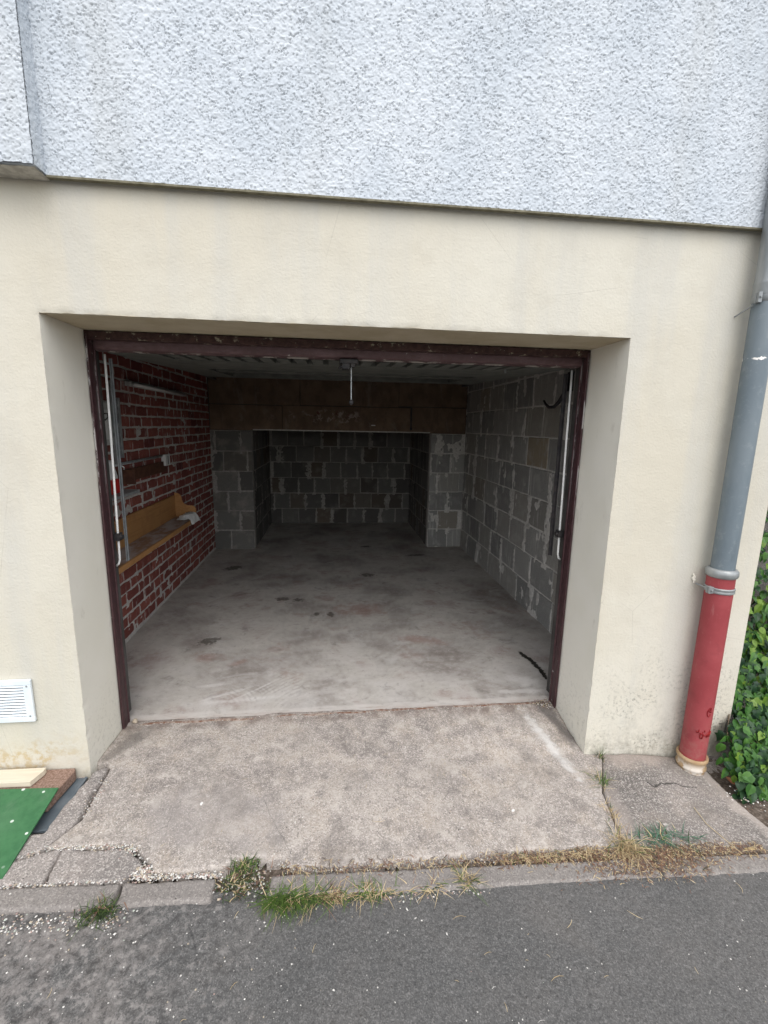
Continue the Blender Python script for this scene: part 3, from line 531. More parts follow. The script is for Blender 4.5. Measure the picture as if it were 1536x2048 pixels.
lw.box(-7, -2.4, .0, .3, -.2, ZB + .02); lw.box(-2.4, XL - .02, .012, D + .08, -.3, ZB); lw.box(XR + .02, XE - .012, .012, D + .08, -.3, ZB); lw.box(XL - .02, XR + .02, .012, D + .08, ZT + .02, ZB)
lw.build('wall_core', M['cream'], fac)
ee = MB(); ee.box(XE - .012, XE, .0015, .5, .08, ZB + .02); ee.build('corner_edge', M['cream'], fac, bevel=.003)
# reveals: slightly wavy sheets lining the opening
def sheet(name, f, nu, nv, mat, parent):
    U, W = np.meshgrid(np.linspace(0, 1, nu), np.linspace(0, 1, nv)); V = np.stack(f(U, W), -1)
    return gridmesh(name, V, np.ones((nv - 1, nu - 1), bool), mat, parent)
def rz_(W): return -.15 + (ZT + .15) * W
def rv(sx): return lambda U, W: (sx + .002 * fbm(U * 2, W * 9, 7, 2) * (U > .02) + (1 if sx > 0 else -1) * np.clip(1 - U / .10, 0, 1) * (.0009 * vn(rz_(W) * 60, W * 0, 8) + .010 * np.clip(vn(rz_(W) * 26, W * 0, 9) - .45, 0, 1) * (rz_(W) < .5)), .0015 + (D + .09) * U, -.15 + (ZT + .15) * W)
sheet('reveal_left', rv(XL), 24, 260, M['reveal'], fac).name = 'reveal'
sheet('reveal', rv(XR), 24, 260, M['reveal'], fac)
sheet('reveal_soffit', lambda U, W: (XL + (XR - XL) * W, .0015 + (D + .09) * U, ZT + np.where(U < .02, .003 * vn(W * 70, W * 0, 2), .002 * fbm(U * 2, W * 9, 4, 2))), 12, 160, M['shaded_cream'], fac)
# white roughcast storey: real relief
def rough_h(X, Z, seed):
    n1 = vn(X * 112, Z * 126, seed); n2 = vn(X * 190, Z * 205, seed + 1); n3 = fbm(X * 4, Z * 4, seed + 2, 2); n4 = vn(X * 200, Z * 210, seed + 6)
    q = n1 + .55 * n2; cre = sstep(.75, .1, np.abs(q - .08) / .26) * sstep(-.18, .22, vn(X * 88 + 3, Z * 96, seed + 3) + .30 * n3)
    return .0016 * n1 + .0010 * n2 + .0007 * n4 - .0046 * cre, cre
def roughwall(name, x0, x1, z0, z1, y, mat, parent, step, seed):
    xs = np.linspace(x0, x1, int((x1 - x0) / step)); zs = np.linspace(z0, z1, int((z1 - z0) / step)); X, Z = np.meshgrid(xs, zs)
    h, cre = rough_h(X, Z, seed); Yv = y - h; Zv = Z + 0; Zv[0, :] += .003 * vn(xs * 60, xs * 0, 3)
    o = gridmesh(name, np.stack([X, Yv, Zv], -1), np.ones((len(zs) - 1, len(xs) - 1), bool), mat, parent)
    at = o.data.attributes.new('grime', 'FLOAT', 'POINT'); at.data.foreach_set('value', cre.ravel().astype(np.float32)); return o
XP = -1.15
roughwall('upper_wall', XP - .02, 2.0, ZB, 3.48, -.034, M['white'], fac, .0026, 5)
um = MB(); um.box(-7, 2.0, -.024, .35, ZB + .001, 7.0); um.box(XP - .02, 2.0, -.034, -.0245, 3.48, 7.0); um.build('upper_wall_core', M['white'], fac)
ud = MB(); ud.box(XP, 2.0, -.036, -.016, ZB - .007, ZB + .0005); ud.build('drip_edge', M['drip'], fac)
roughwall('projecting_panel', -1.7, XP - .004, ZB + .004, 3.48, -.102, M['white'], fac, .0026, 15)
pm = MB(); pm.box(-7, XP - .004, -.092, -.0245, ZB + .003, 7.0); pm.box(-7, XP - .004, -.102, -.0925, 3.48, 7.0); pm.build('projecting_panel_core', M['white'], fac)
U, W = np.meshgrid(np.linspace(0, 1, 28), np.linspace(0, 1, 400)); hh_, _c = rough_h(U * .078, W * 1.2, 33)
gridmesh('panel_return', np.stack([XP + .8 * hh_, -.102 + .078 * U, ZB + .003 + 1.2 * W], -1), np.ones((399, 27), bool), M['white'], fac)
U, W = np.meshgrid(np.linspace(0, 1, 16), np.linspace(0, 1, 200))
gridmesh('panel_soffit', np.stack([-2.4 + (XP + 2.4) * W, -.102 + .1 * U, ZB - .006 + .002 * fbm(U * 9, W * 100, 6, 2)], -1), np.ones((199, 15), bool), M['soffit'], fac)

# ------------------------------------------------------------------ garage shell
sh = empty('garage_shell', kind='structure')
s_ = MB(); s_.box(GL - .4, GR + .4, D + .085, B + .02, ZC, ZC + .2); s_.build('garage_ceiling', M['ceiling_grey'], sh)
s_ = MB(); s_.box(GL - .5, GL - .125, D + .085, N + .4, -.3, ZC + .2); s_.box(GR + .125, GR + .5, D + .085, N + .4, -.3, ZC + .2); s_.box(GL - .12, GR + .12, N + .125, N + .4, -.3, ZC + .2)
s_.box(GL - .12, XL - .02, D + .085, D + .17, -.05, ZC); s_.box(XR + .02, GR + .12, D + .085, D + .17, -.05, ZC); s_.box(XL - .018, XR + .018, D + .085, D + .17, ZT + .05, ZC)
s_.box(GL - .1, GR + .1, B + .14, N + .12, ZLN + .002, ZC + .1); s_.build('outer_shell', M['ceiling_grey'], sh)

piece_cache = {}
def piece(kind, w, h, proud, jit, k, mat, ch=.006):
    key = (kind, round(w, 3), round(h, 3), k, mat.name)
    if key in piece_cache: return piece_cache[key]
    r = random.Random(k * 7919 + int(w * 1000) * 31 + int(h * 1000))
    j = lambda s=1: (r.random() - .5) * 2 * jit * s
    def ring(inset, y, n=2):
        pts = []
        c = [(inset, inset), (w - inset, inset), (w - inset, h - inset), (inset, h - inset)]
        for a in range(4):
            p, q = c[a], c[(a + 1) % 4]
            for t in range(n): pts.append((p[0] + (q[0] - p[0]) * t / n + j(), y, p[1] + (q[1] - p[1]) * t / n + j()))
        return pts
    A = ring(0, .006); Bq = ring(.001, -proud + ch * .6); Cq = ring(ch, -proud - abs(j(.3))); cen = [(w / 2, -proud - .001, h / 2)]
    v = A + Bq + Cq + cen; n = 8; f = [(i, (i + 1) % n, n + (i + 1) % n, n + i) for i in range(n)] + [(n + i, n + (i + 1) % n, 2 * n + (i + 1) % n, 2 * n + i) for i in range(n)] + [(2 * n + i, 2 * n + (i + 1) % n, 3 * n) for i in range(n)]
    mb = MB().add(v, f); me = mb.mesh(kind, mat); piece_cache[key] = me; return me
def masonry(wname, pname, loc, rz, rects, W, H, mats, label, cat, proud, jit, seed, smear=0.0, joint_x=None, bstep=.012, thick=.12, single=lambda x, z: True, sink=.0, grp=None, vary=.002):
    """rects: list of (x, z, w, h) in wall-local coordinates, front facing local -y."""
    root = empty(wname, loc, rz, label, cat, grp, 'thing')
    mp, mm, mj = mats
    xs = np.arange(0, W + bstep, bstep); zs = np.arange(0, H + bstep, bstep); xs[-1] = W; zs[-1] = H; X, Z = np.meshgrid(xs, zs)
    h = -.0008 + .0042 * fbm(X * 18, Z * 18, seed, 3)
    if smear:
        s = np.zeros_like(X)
        for (x, z, w, hh) in rects:
            cx = x - .005; r = (_hash(np.array(x * 1000 // 1), np.array(z * 1000 // 1), seed) + 1) / 2; 
            if r < .30: continue
            wd = .014 + .05 * float(r) ** 2.2
            off = cx + .010 * vn(Z * 9, Z * 0 + x, seed)
            s += np.exp(-((X - off) / (wd * (.6 + .6 * (vn(Z * 14, Z * 0 + x * 7, seed + 1) * .5 + .5)))) ** 4) * ((Z > z - .04) & (Z < z + hh * (.7 + .3 * float(r))))
        h = h + (proud + .0045) * np.clip(s, 0, 1) * smear * (.8 + .6 * vn(X * 40, Z * 40, seed + 2))
    isl = sstep(.30, .5, fbm(X * 8 + seed, Z * 5, seed + 21, 4)) if smear in (1.0, 1.2, .5) else 0; h = h + (proud + .0035) * isl * min(1, smear) * (.9 + .4 * vn(X * 40, Z * 40, seed + 5))
    h = np.maximum(h, 0) * .0 + h
    bed = gridmesh('mortar_bed', np.stack([X, -h, Z], -1), np.ones((len(zs) - 1, len(xs) - 1), bool), mm, root)
    bk = MB().box(0, W, .012, thick, 0, H); bk.build('wall_core', mm, root)
    r = random.Random(seed); rest = MB(); nrest = 0
    for (x, z, w, hh) in rects:
        k = r.randrange(4); me = piece(pname, w, hh, proud, jit, k, mp); dx, dy, dz = r.uniform(-vary, vary), r.uniform(-.0015, .0015), r.uniform(-vary, vary)
        if single(x, z):
            o = bpy.data.objects.new(pname, me); C.objects.link(o); o.parent = root; o.location = (x + dx, dy, z + dz)
        else:
            rest.add([(v.co.x + x + dx, v.co.y + dy, v.co.z + z + dz) for v in me.vertices], [tuple(p.vertices) for p in me.polygons]); nrest += 1
    if nrest:
        o = rest.build(pname + '_rest', mj, root); o.name = pname + 's'; o['kind'] = 'stuff'
    return root
def courses(W, H, ch, cw, gap, seed, z0=0.0, off0=0.0, irr=0.0, minw=.05):
    r = random.Random(seed); out = []; z = z0; row = 0
    while z < H - .02:
        hh = min(ch - gap, H - z)
        x = -(off0 + (cw / 2 if row % 2 else 0)) + r.uniform(-irr, irr) * cw
        while x < W:
            w = cw * (1 + r.uniform(-irr, irr)); a = max(x, 0); b = min(x + w - gap, W)
            if b - a > minw and hh > .03: out.append((round(a, 3), round(z, 3), round((b - a), 2) if 0 < a and b < W and irr else round(b - a, 3), round(hh, 3)))
            x += w
        z += ch; row += 1
    return out
# left brick wall (local x = world y)
W = B - (D + .09)
rects = courses(W, ZC, .088, .222, .013, 3, z0=.03, irr=.04)
masonry('brick_wall', 'brick', (GL, D + .09, 0), R(90), rects, W, ZC, (M['brick'], M['mortar_brick'], M['brick2']),
        'dark red brick side wall with pale mortar joints, behind the wooden shelf', 'brick wall', .0035, .0042, 301, single=lambda x, z: x > .72 and z < 1.98, bstep=.010, smear=.5)
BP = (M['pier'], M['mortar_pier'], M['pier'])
BS = (M['niche_shade'], M['mortar_dark'], M['niche_shade'])
BM = (M['block'], M['mortar_block'], M['block'])  # paler blocks, brighter light on the right side put into the colour
masonry('block_wall', 'block', (GR, B, 0), R(-90), courses(W, ZC, .265, .39, .012, 5, off0=.1, irr=.12), W, ZC, BM,
        'long side wall of grey concrete blocks with black hook and smeared mortar', 'block wall', .004, .0035, 401, smear=1.0, vary=.004)
# piers either side of the niche
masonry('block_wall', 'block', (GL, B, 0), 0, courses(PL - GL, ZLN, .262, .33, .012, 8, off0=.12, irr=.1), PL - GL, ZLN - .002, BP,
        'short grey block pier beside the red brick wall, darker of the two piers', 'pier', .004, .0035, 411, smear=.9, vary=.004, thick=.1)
masonry('block_wall', 'block', (PR, B, 0), 0, courses(GR - PR, ZLN, .262, .29, .012, 9, off0=.0, irr=.1), GR - PR, ZLN - .002, BM,
        'short pale grey block pier meeting the long grey block side wall', 'pier', .004, .0035, 421, smear=1.2, vary=.004, thick=.1)
NW = N - B - .1
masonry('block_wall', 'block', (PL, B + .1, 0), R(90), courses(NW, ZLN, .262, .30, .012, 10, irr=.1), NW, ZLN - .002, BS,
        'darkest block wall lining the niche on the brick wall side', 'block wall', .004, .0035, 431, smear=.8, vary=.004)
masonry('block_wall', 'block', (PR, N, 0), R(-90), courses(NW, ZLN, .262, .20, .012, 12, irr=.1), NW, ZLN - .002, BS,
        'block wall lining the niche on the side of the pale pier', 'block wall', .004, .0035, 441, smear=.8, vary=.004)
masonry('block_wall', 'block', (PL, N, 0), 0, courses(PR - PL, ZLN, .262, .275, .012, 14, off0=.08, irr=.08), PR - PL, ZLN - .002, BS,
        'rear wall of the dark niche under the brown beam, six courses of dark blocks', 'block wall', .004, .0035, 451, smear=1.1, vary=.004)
# brown beam over the niche
bb = empty('beam', (0, 0, 0), 0, 'brown slab beam spanning above the dark niche at the back of the garage', 'beam', kind='thing')
def pan(x0, x1, z0, z1, dy=0): MB().box(x0 + .003, x1 - .003, B - .012 + dy, B + .13, z0 + .003, z1 - .003).build('panel', M['beam'], bb, bevel=.004)
pan(GL + .01, -.745, ZLN, 1.89); pan(-.745, .925, ZLN, 1.895, -.003); pan(.925, GR - .01, ZLN, 1.91, .002)
pan(GL + .01, -.516, 1.893, ZC, -.006); pan(-.516, .76, 1.898, ZC, -.002); pan(.76, GR - .01, 1.913, ZC, -.005)
MB().box(GL, GR, B + .004, B + .135, ZLN + .01, ZC - .01).build('beam_core', M['ceiling_grey'], bb)
MB().box(-1.12, 1.19, B - .02, B - .013, ZLN + .004, ZLN + .018).build('bottom_edge', M['mortar_block'], bb)
MB().box(.918, .934, B - .045, B - .012, 1.63, 1.90).box(.912, .940, B - .05, B - .014, 1.61, 1.64).build('dark_bracket', M['dark_steel'], bb)
MB().box(.40, .455, B - .018, B - .0155, 1.655, 1.668).build('pale_mark', M['white_plastic'], bb)

# ------------------------------------------------------------------ door frame and up-and-over door
fr = empty('door_frame', (0, D, 0), 0, 'maroon painted steel frame lining the garage opening, paint flaking at the head', 'door frame', kind='thing')
def jamb(s):
    x = XL if s < 0 else XR; q = lambda a: x - s * a
    prof = [(0, 0), (.007, -.004), (.010, -.012), (.017, -.012), (.018, .012), (.014, .05), (.018, .052), (.018, .062), (.0, .062)]
    poly = [(q(a), b) for a, b in prof]
    if s > 0: poly = poly[::-1]
    MB().prism(poly, 'z', -.03 if s < 0 else -.05, ZT - .02).build('jamb', M['maroon'], fr, bevel=.002)
jamb(-1); jamb(1)
n = 90; hv = MB()
for i in range(n):
    x0 = XL + .001 + (XR - XL - .002) * i / n; x1 = XL + .001 + (XR - XL - .002) * (i + 1) / n; zt0 = ZT - .002 - .004 * abs(math.sin(i * 1.3)) ; zt1 = ZT - .002 - .004 * abs(math.sin((i + 1) * 1.3))
    hv.add([(x0, -.002, ZT - .040), (x1, -.002, ZT - .040), (x1, -.002, zt1), (x0, -.002, zt0), (x0, .05, ZT - .040), (x1, .05, ZT - .040)], [(0, 1, 2, 3), (4, 5, 1, 0)])
hv.build('head', M['flaking'], fr)
MB().box(XL + .048, XR - .048, .065, .08, ZT - .06, ZT + .0).build('head_stop', M['dark_steel'], fr)
# the door lies open under the ceiling
gd = empty('garage_door', (0, .40, 1.985), R(0), 'open overhead garage door with ribbed grey underside, maroon rail and hanging pull rod', 'garage door', kind='thing')
SL = (2.065 - 1.985) / 2.0     # gentle slope upwards to the back
def dz(y): return SL * y
MB().prism([(-.032, .062), (-.032, .012), (-.026, .006), (.012, .0), (.02, .0), (.02, .066), (-.026, .066)], 'x', -1.232, 1.232).build('bottom_rail', M['rail'], gd, bevel=.003)
def slope_box(mb, x0, x1, y0, y1, za, zb, mi=0):
    return mb.add([(x0, y0, za + dz(y0)), (x1, y0, za + dz(y0)), (x1, y1, za + dz(y1)), (x0, y1, za + dz(y1)), (x0, y0, zb + dz(y0)), (x1, y0, zb + dz(y0)), (x1, y1, zb + dz(y1)), (x0, y1, zb + dz(y1))],
                  [(0, 3, 2, 1), (4, 5, 6, 7), (0, 1, 5, 4), (1, 2, 6, 5), (2, 3, 7, 6), (3, 0, 4, 7)], mi)
slope_box(slope_box(MB(), -.96, .96, .067, .245, .030, .034), -.96, .96, .95, 1.98, .040, .046).build('door_sheet', M['door_sheet'], gd)
for s in (-1, 1): slope_box(MB(), s * 1.215 if s < 0 else .97, -.97 if s < 0 else 1.215, .067, 2.0, .0, .038).build('side_rail', M['door_sheet'], gd, bevel=.003)
for (y0, y1, za) in ((.302, .92, -.003), (1.22, 1.34, .004), (1.84, 2.0, .0)): slope_box(MB(), -.968, .968, y0, y1, za, .038).build('cross_rail', M['door_sheet'], gd, bevel=.003)
for i in range(21):
    x = -.90 + i * .09
    slope_box(MB(), x - .030, x + .030, .067, .3015, -.002, .0295).build('rib', M['door_sheet'], gd, bevel=.003)
lk = MB(); lk.box(-.062, .030, -.045, .06, -.022, .0); lk.box(-.05, -.012, -.055, .02, -.05, -.022); lk.box(-.008, .014, -.05, .0, -.04, -.022); lk.tube([(-.05, -.05, -.035), (-.068, -.055, -.05)], .006, 8); lk.build('latch', M['dark_steel'], gd, bevel=.003)
MB().tube([(-.004, -.03, -.035), (-.003, -.028, -.20)], .0032, 8).build('pull_rod', M['galvanised'], gd)
kn = MB(); kn.lathe(-.003, -.028, [(0.001, -.226), (.009, -.222), (.013, -.213), (.010, -.203), (.004, -.198), (.001, -.197)], 14); kn.build('pull_knob', M['dark_steel'], gd, smooth=True)
MB().tube([(.90, .22, .02), (.90, .215, -.012)], .006, 8).build('bolt', M['galvanised'], gd)
# thin side rods with hooked lower end, pivot brackets and channels
for s in (-1, 1):
    rd = MB(); x = s * 1.222
    pts = [(x, .055, -.005), (x + s * .004, .055, -.35), (x + s * .012, .055, -.78), (x + s * .016, .055, -1.06), (x + s * .022, .052, -1.085), (x + s * .034, .05, -1.095)]
    rd.tube(pts, .0058, 10); rd.build('lift_rod', M['white_rod'], gd, smooth=True)
    ch = MB(); xa = x - s * .004
    ch.box(min(xa, xa - s * .004), max(xa, xa - s * .004), .084, .098, -1.08, -.02); ch.box(min(xa, xa - s * .018), max(xa, xa - s * .010), .0985, .102, -1.08, -.02); ch.build('channel', M['dark_steel'] if s > 0 else M['steel_grey'], gd)
    bk_ = MB().box(min(x, x + s * .03), max(x, x + s * .03), .035, .075, -.955, -.915); bk_.tube([(x - s * .014, .05, -.935), (x + s * .03, .05, -.935)], .013, 10); bk_.build('pivot_bracket', M['dark_steel'], gd)
    tr = MB(); tr.box(min(s * 1.235, s * 1.265), max(s * 1.235, s * 1.265), .08, 2.35, .085, .115); tr.build('ceiling_track', M['dark_steel'], gd)
for ob in list(C.objects):
    pass

# ------------------------------------------------------------------ things on the walls
# strip lamp (unlit)
tl = empty('strip_lamp', (GL + .05, 2.35, 1.93), 0, 'unlit pale fluorescent strip fixed high on the red brick wall', 'lamp', kind='thing')
MB().box(-.045, -.005, -.66, .66, -.012, .022).build('lamp_housing', M['paper'], tl, bevel=.004)
MB().tube([(.008, -.62, .0), (.008, .62, .0)], .013, 14).build('lamp_tube', M['white_plastic'], tl, smooth=True)
# meter panel with paper
mp_ = empty('meter_panel', (GL, 1.27, 1.63), 0, 'pale panel with a clipped paper, on the brick wall close behind the frame', 'panel', kind='thing')
MB().box(.007, .03, -.17, .115, -.14, .15).build('backing_board', M['paper'], mp_, bevel=.003)
MB().box(.031, .033, -.12, .08, -.10, .10).build('paper_sheet', M['white_plastic'], mp_)
MB().tube([(.036, -.03, .06), (.045, -.01, .075), (.045, .03, .075), (.036, .05, .05), (.036, .01, .03), (.036, -.02, .04)], .004, 6).build('wire_clip', M['dark_steel'], mp_)
# upright shelf rails
sr = empty('shelf_rail', (GL + .006, 1.42, 0), 0, 'wide grey upright metal channel fixed to the brick wall beside the pale panel', 'rail', 'upright metal rails on the brick wall', 'thing')
MB().box(0, .035, -.028, .028, 1.36, 1.93).box(.035, .05, -.024, -.014, 1.36, 1.93).build('channel', M['galvanised'], sr, bevel=.002)
sr2 = empty('shelf_rail', (GL + .006, 1.52, 0), 0, 'narrow grey upright metal rail fixed to the brick wall beside the wide channel', 'rail', 'upright metal rails on the brick wall', 'thing')
MB().box(0, .025, -.012, .012, 1.39, 1.82).build('channel', M['galvanised'], sr2, bevel=.002)
for z in (1.45, 1.62, 1.76): MB().box(.0, .012, -.09, -.012, z, z + .012).build('spacer', M['galvanised'], sr2)
# conduit and socket
cd = empty('conduit', (GL + .02, 1.38, 1.345), 0, 'thin grey conduit running along the brick wall to a white box', 'conduit', kind='thing')
MB().tube([(.0, 0, .0), (.0, .5, .004), (.0, .92, .008)], .011, 10).build('pipe', M['galvanised'], cd, smooth=True)
MB().tube([(.02, .02, .01), (.04, .06, -.02), (.03, .07, -.09), (.03, .12, -.15)], .005, 8).build('loose_wire', M['white_rod'], cd, smooth=True)
so = empty('socket', (GL, 2.38, 1.31), 0, 'small white electrical box on the brick wall at the end of the conduit', 'socket', kind='thing')
MB().box(.006, .045, -.06, .06, -.05, .05).build('box_body', M['white_plastic'], so, bevel=.005)
MB().box(.046, .049, -.005, .005, -.04, .04).build('box_seam', M['dark_steel'], so)
# small dark wall shelf with red-white thing
ws = empty('wall_shelf', (GL + .006, 1.9, 1.24), 0, 'dark brown wooden board fixed to the brick wall below the conduit', 'shelf', kind='thing')
MB().box(.0, .02, -.48, .48, -.035, .06).build('back_board', M['dark_wood'], ws, bevel=.003)
MB().box(.0, .13, -.48, -.46, -.035, .07).build('end_board', M['dark_wood'], ws, bevel=.003)
br_ = empty('shelf_bracket', (GL + .006, 1.18, 1.19), 0, 'grey metal shelf arm sticking out of the brick wall under the red object', 'bracket', kind='thing')
MB().box(.0, .25, -.014, .014, -.012, .012).build('bracket_arm', M['galvanised'], br_, bevel=.002)
MB().box(.0, .012, -.02, .02, -.07, .02).build('wall_plate', M['galvanised'], br_, bevel=.002)
MB().box(.03, .25, -.40, -.015, -.008, .012).build('cross_bar', M['galvanised'], br_, bevel=.002)
rc = empty('container', (GL + .14, .98, 1.204), 0, 'red and clear plastic container standing on the metal shelf arm', 'container', kind='thing')
MB().prism([(-.09, 0), (.07, 0), (.05, .085), (-.07, .10)], 'y', -.09, .09).build('container_body', M['red_plastic'], rc, bevel=.008)
MB().prism([(-.066, .101), (.046, .086), (.02, .20), (-.05, .22)], 'y', -.082, .082).build('container_lid', M['white_plastic'], rc, bevel=.008)
# wooden shelf with scrolled end
wsf = empty('wooden_shelf', (GL + .007, 0, .72), 0, 'golden pine wall shelf with a scrolled end board and dusty top', 'shelf', kind='thing')
Y0, Y1 = .62, 2.56
MB().box(.0, .018, Y0, Y1, .0, .235).build('back_board', M['pine'], wsf, bevel=.003)
MB().box(.0185, .205, Y0, Y1 - .02, .0, .022).build('shelf_board', M['dusty'], wsf, bevel=.003)
MB().box(.206, .222, Y0, Y1 - .02, -.012, .026).build('front_lip', M['pine'], wsf, bevel=.003)
prof = [(.019, .023), (.205, .023), (.215, .05), (.213, .10), (.20, .125), (.175, .135), (.14, .135), (.115, .145), (.095, .165), (.085, .19), (.083, .215), (.070, .245), (.045, .258), (.019, .26)]
MB().prism(prof, 'y', Y1 - .02, Y1 - .002).build('scrolled_end', M['pine'], wsf, bevel=.003)
MB().prism([(a, b - .12 if b > .2 else b) for a, b in prof[:4]] + [(.019, .235)], 'y', Y0 + .0, Y0 + .018).build('scrolled_end', M['pine'], wsf, bevel=.003)
# crumpled rag hanging over the end of the shelf
U, W_ = np.meshgrid(np.linspace(0, 1, 26), np.linspace(0, 1, 22))
Xr = .12 + .135 * U + .012 * fbm(U * 5, W_ * 5, 3, 3); Yr = 2.27 + .22 * W_ - .03 * np.sin(U * 5) + .02 * fbm(U * 4, W_ * 4, 5, 3)
Zr = .748 + .022 + .018 * np.abs(fbm(U * 7, W_ * 7, 9, 3)) + .030 * np.sin(U * 3.1) * (W_ > .2) - .06 * sstep(.78, 1, U)
rg = gridmesh('rag', np.stack([Xr + GL, Yr, Zr], -1), np.ones((21, 25), bool), M['white_plastic']); md = rg.modifiers.new('thick', 'SOLIDIFY'); md.thickness = .003
tag(rg, 'crumpled white plastic rag lying on the scrolled end of the pine shelf', 'rag', kind='thing')
# black hook on block wall
hk = empty('wall_hook', (GR, 1.40, 1.86), 0, 'black curved hook fixed high on the grey block wall beside the frame', 'hook', kind='thing')
MB().tube([(-.03, -.08, .16), (-.06, -.08, .06), (-.09, -.075, .0), (-.10, -.02, -.035), (-.10, .06, -.035), (-.10, .12, -.01), (-.10, .16, .02)], [.014, .014, .014, .013, .012, .010, .008], 10).build('hook_arm', M['dark_steel'], hk, smooth=True)
MB().box(-.03, -.006, -.11, -.05, .08, .22).build('wall_plate', M['dark_steel'], hk, bevel=.003)

# ------------------------------------------------------------------ vent grille
vg = empty('vent_grille', (-1.6, 0, .40), 0, 'white louvred ventilation grille on the cream wall above the green board', 'vent', kind='thing')
x0, x1, z0, z1 = -.155, .147, -.104, .104
vf = MB(); vf.box(x0, x1, -.016, -.003, z1 - .026, z1); vf.box(x0, x1, -.016, -.003, z0, z0 + .026); vf.box(x0, x0 + .03, -.016, -.003, z0 + .026, z1 - .026); vf.box(x1 - .034, x1, -.016, -.003, z0 + .026, z1 - .026)
vf.build('vent_frame', M['vent_white'], vg, bevel=.0025); MB().box(x0 + .02, x1 - .02, -.004, -.002, z0 + .02, z1 - .02).build('vent_back', M['vent_dark'], vg)
for i in range(11):
    z = z0 + .030 + i * .0142
    MB().add([(x0 + .03, -.014, z), (x1 - .034, -.014, z), (x1 - .034, -.010, z + .0078), (x0 + .03, -.010, z + .0078), (x0 + .03, -.012, z - .0005), (x1 - .034, -.012, z - .0005), (x1 - .034, -.008, z + .0073), (x0 + .03, -.008, z + .0073)],
             [(0, 1, 2, 3), (7, 6, 5, 4), (0, 4, 5, 1), (3, 2, 6, 7), (1, 5, 6, 2), (0, 3, 7, 4)]).build('louvre', M['vent_white'], vg)
for z in (z0 + .030, z1 - .030): 
    for x in (x1 - .017, x0 + .015):
        sc_ = MB(); sc_.tube([(x, -.0165, z), (x, -.018, z)], .004, 8); sc_.build('screw', M['galvanised'], vg)

# ------------------------------------------------------------------ things lying at the foot of the wall
t = MB(); t.box(-1.95, -1.262, -.302, -.004, -.026, -.020); t.box(-1.275, -1.262, -.302, -.004, -.020, -.014); t.box(-1.95, -1.275, -.302, -.290, -.020, -.014)
tag(t.build('slate_tray', M['slate'], bevel=.003), 'flat blue grey tray lying on the ground under the brown block and green board', 'tray', kind='thing')
rb = MB(); P_ = [(-1.95, -.20), (-1.325, -.208), (-1.304, -.028), (-1.312, -.006), (-1.63, -.004), (-1.95, -.004)]
rb.prism(P_, 'z', -.013, .037)
tag(rb.build('paving_block', M['brownslab'], bevel=.004), 'rough reddish brown slab on the grey tray against the cream wall', 'slab', kind='thing')
b_ = MB(); b_.prism([(-1.425, -.028), (-1.424, -.045), (-1.443, -.114), (-1.95, -.098), (-1.95, -.02)], 'z', .040, .066)
tag(b_.build('wood_offcut', M['palewood'], bevel=.002), 'short pale wooden offcut on the brown slab behind the green board', 'wood offcut', kind='thing')
gb = MB(); a0 = Vector((-1.313, -.137, .047)); a1 = Vector((-1.300, -.520, .004)); a2 = Vector((-2.05, -.500, .020)); a3 = Vector((-2.05, -.115, .063))
nn = Vector((0, 0, -.007)); gb.add([a0, a1, a2, a3, a0 + nn, a1 + nn, a2 + nn, a3 + nn], [(0, 3, 2, 1), (4, 5, 6, 7), (0, 1, 5, 4), (1, 2, 6, 5), (2, 3, 7, 6), (3, 0, 4, 7)])
tag(gb.build('green_board', M['green'], bevel=.0015), 'flecked green board leaning from the brown slab down to the ground', 'board', kind='thing')
pb = bpy.data.meshes.new('pebble'); import bmesh
bm = bmesh.new(); bmesh.ops.create_icosphere(bm, subdivisions=3, radius=.016)
for v in bm.verts: v.co *= 1 + .18 * float(vn(v.co.x * 90, v.co.y * 90 + v.co.z * 60, 3)); v.co.z *= .75
bm.to_mesh(pb); bm.free(); pb.materials.append(M['pebble_beige']); [setattr(p, 'use_smooth', True) for p in pb.polygons]
po = bpy.data.objects.new('pebble', pb); C.objects.link(po); po.location = (-1.198, .372, .011); tag(po, 'single rounded beige pebble at the foot of the maroon jamb', 'pebble', kind='thing')

# ------------------------------------------------------------------ drainpipe
dp = empty('drainpipe', (1.816, -.081, 0), 0, 'tall grey drainpipe at the building corner with red lower section in a clay socket', 'drainpipe', kind='thing'); dp.scale = (.736, .736, 1)
MB().lathe(0, 0, [(.0695, .95), (.0695, 2.235)], 48).build('grey_pipe', M['greypipe'], dp, smooth=True)
MB().lathe(0, 0, [(.070, 2.225), (.0765, 2.235), (.0765, 2.25), (.073, 2.252), (.0745, 2.262), (.073, 2.29), (.0755, 2.30), (.0755, 2.31), (.072, 2.315), (.072, 7.0)], 48).build('upper_pipe', M['zinc'], dp, smooth=True, auto=35)
MB().lathe(0, 0, [(.072, 1.0), (.083, .998), (.093, .990), (.095, .975), (.092, .962), (.086, .958), (.082, .956)], 48).build('collar', M['zinc'], dp, smooth=True, auto=50)
MB().lathe(0, 0, [(.0815, -.10), (.0815, .3), (.0815, .975)], 48).build('red_pipe', M['redpipe'], dp, smooth=True)
MB().lathe(0, 0, [(.083, .878), (.089, .882), (.089, .888), (.087, .892), (.089, .896), (.089, .903), (.083, .907)], 48).build('lower_clamp', M['zinc'], dp, smooth=True, auto=40)
cl = MB(); cl.box(-.112, -.080, -.045, -.030, .878, .912); cl.box(-.112, -.080, -.027, -.012, .878, .912); cl.tube([(-.098, -.055, .895), (-.098, -.002, .895)], .006, 8); cl.tube([(-.09, .0, .895), (-.09, .10, .895)], .005, 8); cl.build('clamp_lug', M['zinc'], dp, bevel=.003)
